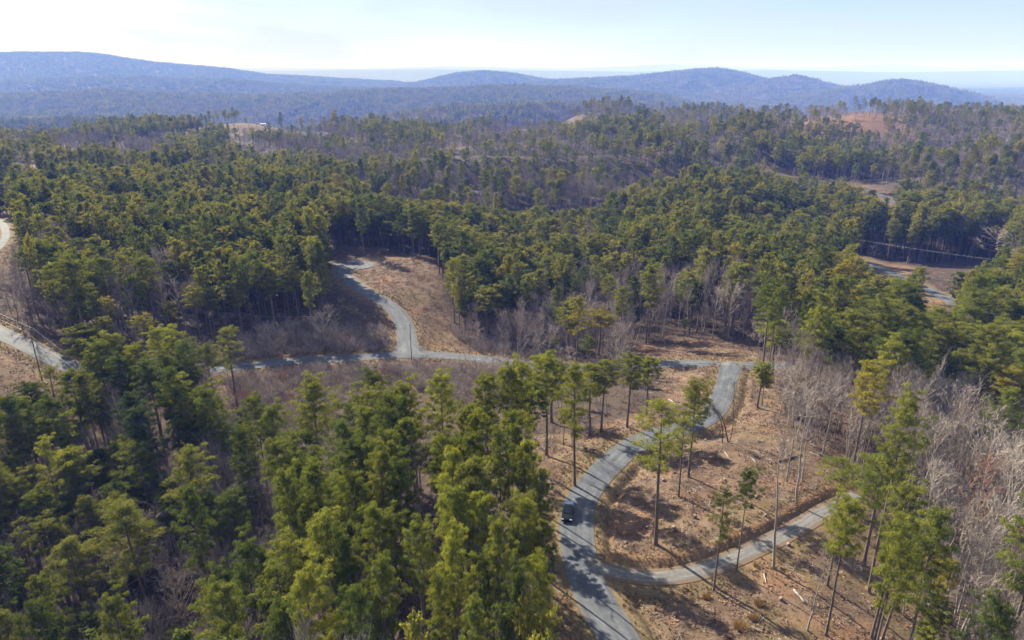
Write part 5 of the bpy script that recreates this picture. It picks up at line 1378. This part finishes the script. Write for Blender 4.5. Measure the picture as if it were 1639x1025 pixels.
for i, (px, py, s_, w) in enumerate([(1186, 1006, 1.15, 'widest golden broomsedge clump on the lower slope'), (1131, 953, .7, 'narrow upright golden broomsedge tuft below the track'), (1214, 968, .75, 'golden broomsedge tuft between the long trunk shadows'), (1166, 866, .6, 'orange broomsedge tuft on the track bank'), (1206, 990, .8, 'golden broomsedge beside the widest clump'), (1137, 742, .55, 'orange grass tuft in the upper clearing')]):
    x, y = unproject(px, py, dmax=300); o = link('broomsedge', SM[i % 3]); o.location = (x, y, gz(x, y) - .05); o.scale = (s_ * .8, s_ * .8, .5 + .22 * s_); tag(o, w, 'grass clump')
# two thin trees bowed over the roadside ditch
def bowed(base, path_px, label, r):
    bx, by = unproject(*base, dmax=300); z0 = gz(bx, by); P = [(0, 0, 0)]
    for (px, py) in path_px: rr_ = ray(px, py); tt = by / rr_[1]; P.append((rr_[0] * tt - bx, rng.normal(0, .15), CAM_H + rr_[2] * tt - z0))
    P = smooth_poly3(P); t = thing('bare_tree', label, 'bare tree', (bx, by, z0 - .1), 0, 'bowed trees by the road')
    V, T = tube(P, np.linspace(r, .02, len(P)), 6); link('trunk', mesh_arrays('trunk', V, T, [M_DARKBARK], None, True), t)
    rg = np.random.default_rng(int(base[0])); A = np.repeat(P[len(P) // 2:], 8, 0); D = norm(rg.normal(0, 1, A.shape) + [-.4, 0, .2]); B = A + D * rg.uniform(.4, 1.4, (len(A), 1))
    a = Acc(); V, T = ribbons(A, B, .02, 0, rg); a.add(V, T); A2 = np.repeat(B, 3, 0); V, T = ribbons(A2, A2 + norm(rg.normal(0, 1, A2.shape)) * .5, .012, 0, rg); a.add(V, T)
    c = link('crown', a.mesh('crown', [M_TWIG]), t); c.color = (*BTONE['dark'], 1)
def smooth_poly3(P):
    P = np.array(P, float)
    for _ in range(3):
        Q = [P[0]]
        for a, b in zip(P[:-1], P[1:]): Q += [a * .75 + b * .25, a * .25 + b * .75]
        Q.append(P[-1]); P = np.array(Q)
    return P
bowed((1156, 708), [(1157, 690), (1154, 672), (1147, 660), (1141, 655)], 'thinner dark leafless tree bowed westward over the roadside ditch', .12)
bowed((1166, 707), [(1163, 695), (1159, 676), (1152, 661), (1143, 654)], 'thicker dark leafless tree bowed westward over the roadside ditch', .17)
bowed((1168, 705), [(1172, 690), (1174, 668), (1175, 640), (1176, 612)], 'thin upright leafless tree beside the two bowed ones', .09)

# ------------------------------------------------------------------ haze: the blue winter air
bpy_box = bpy.data.meshes.new('haze')
hx, hy0, hy1, hz0, hz1 = 60000.0, -300.0, 60000.0, -260.0, 360.0
vs = [(x, y, z) for z in (hz0, hz1) for y in (hy0, hy1) for x in (-hx, hx)]
bpy_box.from_pydata(vs, [], [(0, 2, 3, 1), (4, 5, 7, 6), (0, 1, 5, 4), (2, 6, 7, 3), (0, 4, 6, 2), (1, 3, 7, 5)])
m, nt, out = new_mat('haze_air')
pv = nt.nodes.new('ShaderNodeVolumePrincipled')
pv.inputs['Color'].default_value = HAZE_COLOR
pv.inputs['Density'].default_value = HAZE_DENSITY
pv.inputs['Absorption Color'].default_value = (1, 1, 1, 1)
pv.inputs['Anisotropy'].default_value = -0.22
nt.links.new(pv.outputs[0], out.inputs['Volume'])
bpy_box.materials.append(m)
tag(link('haze', bpy_box), kind='stuff')
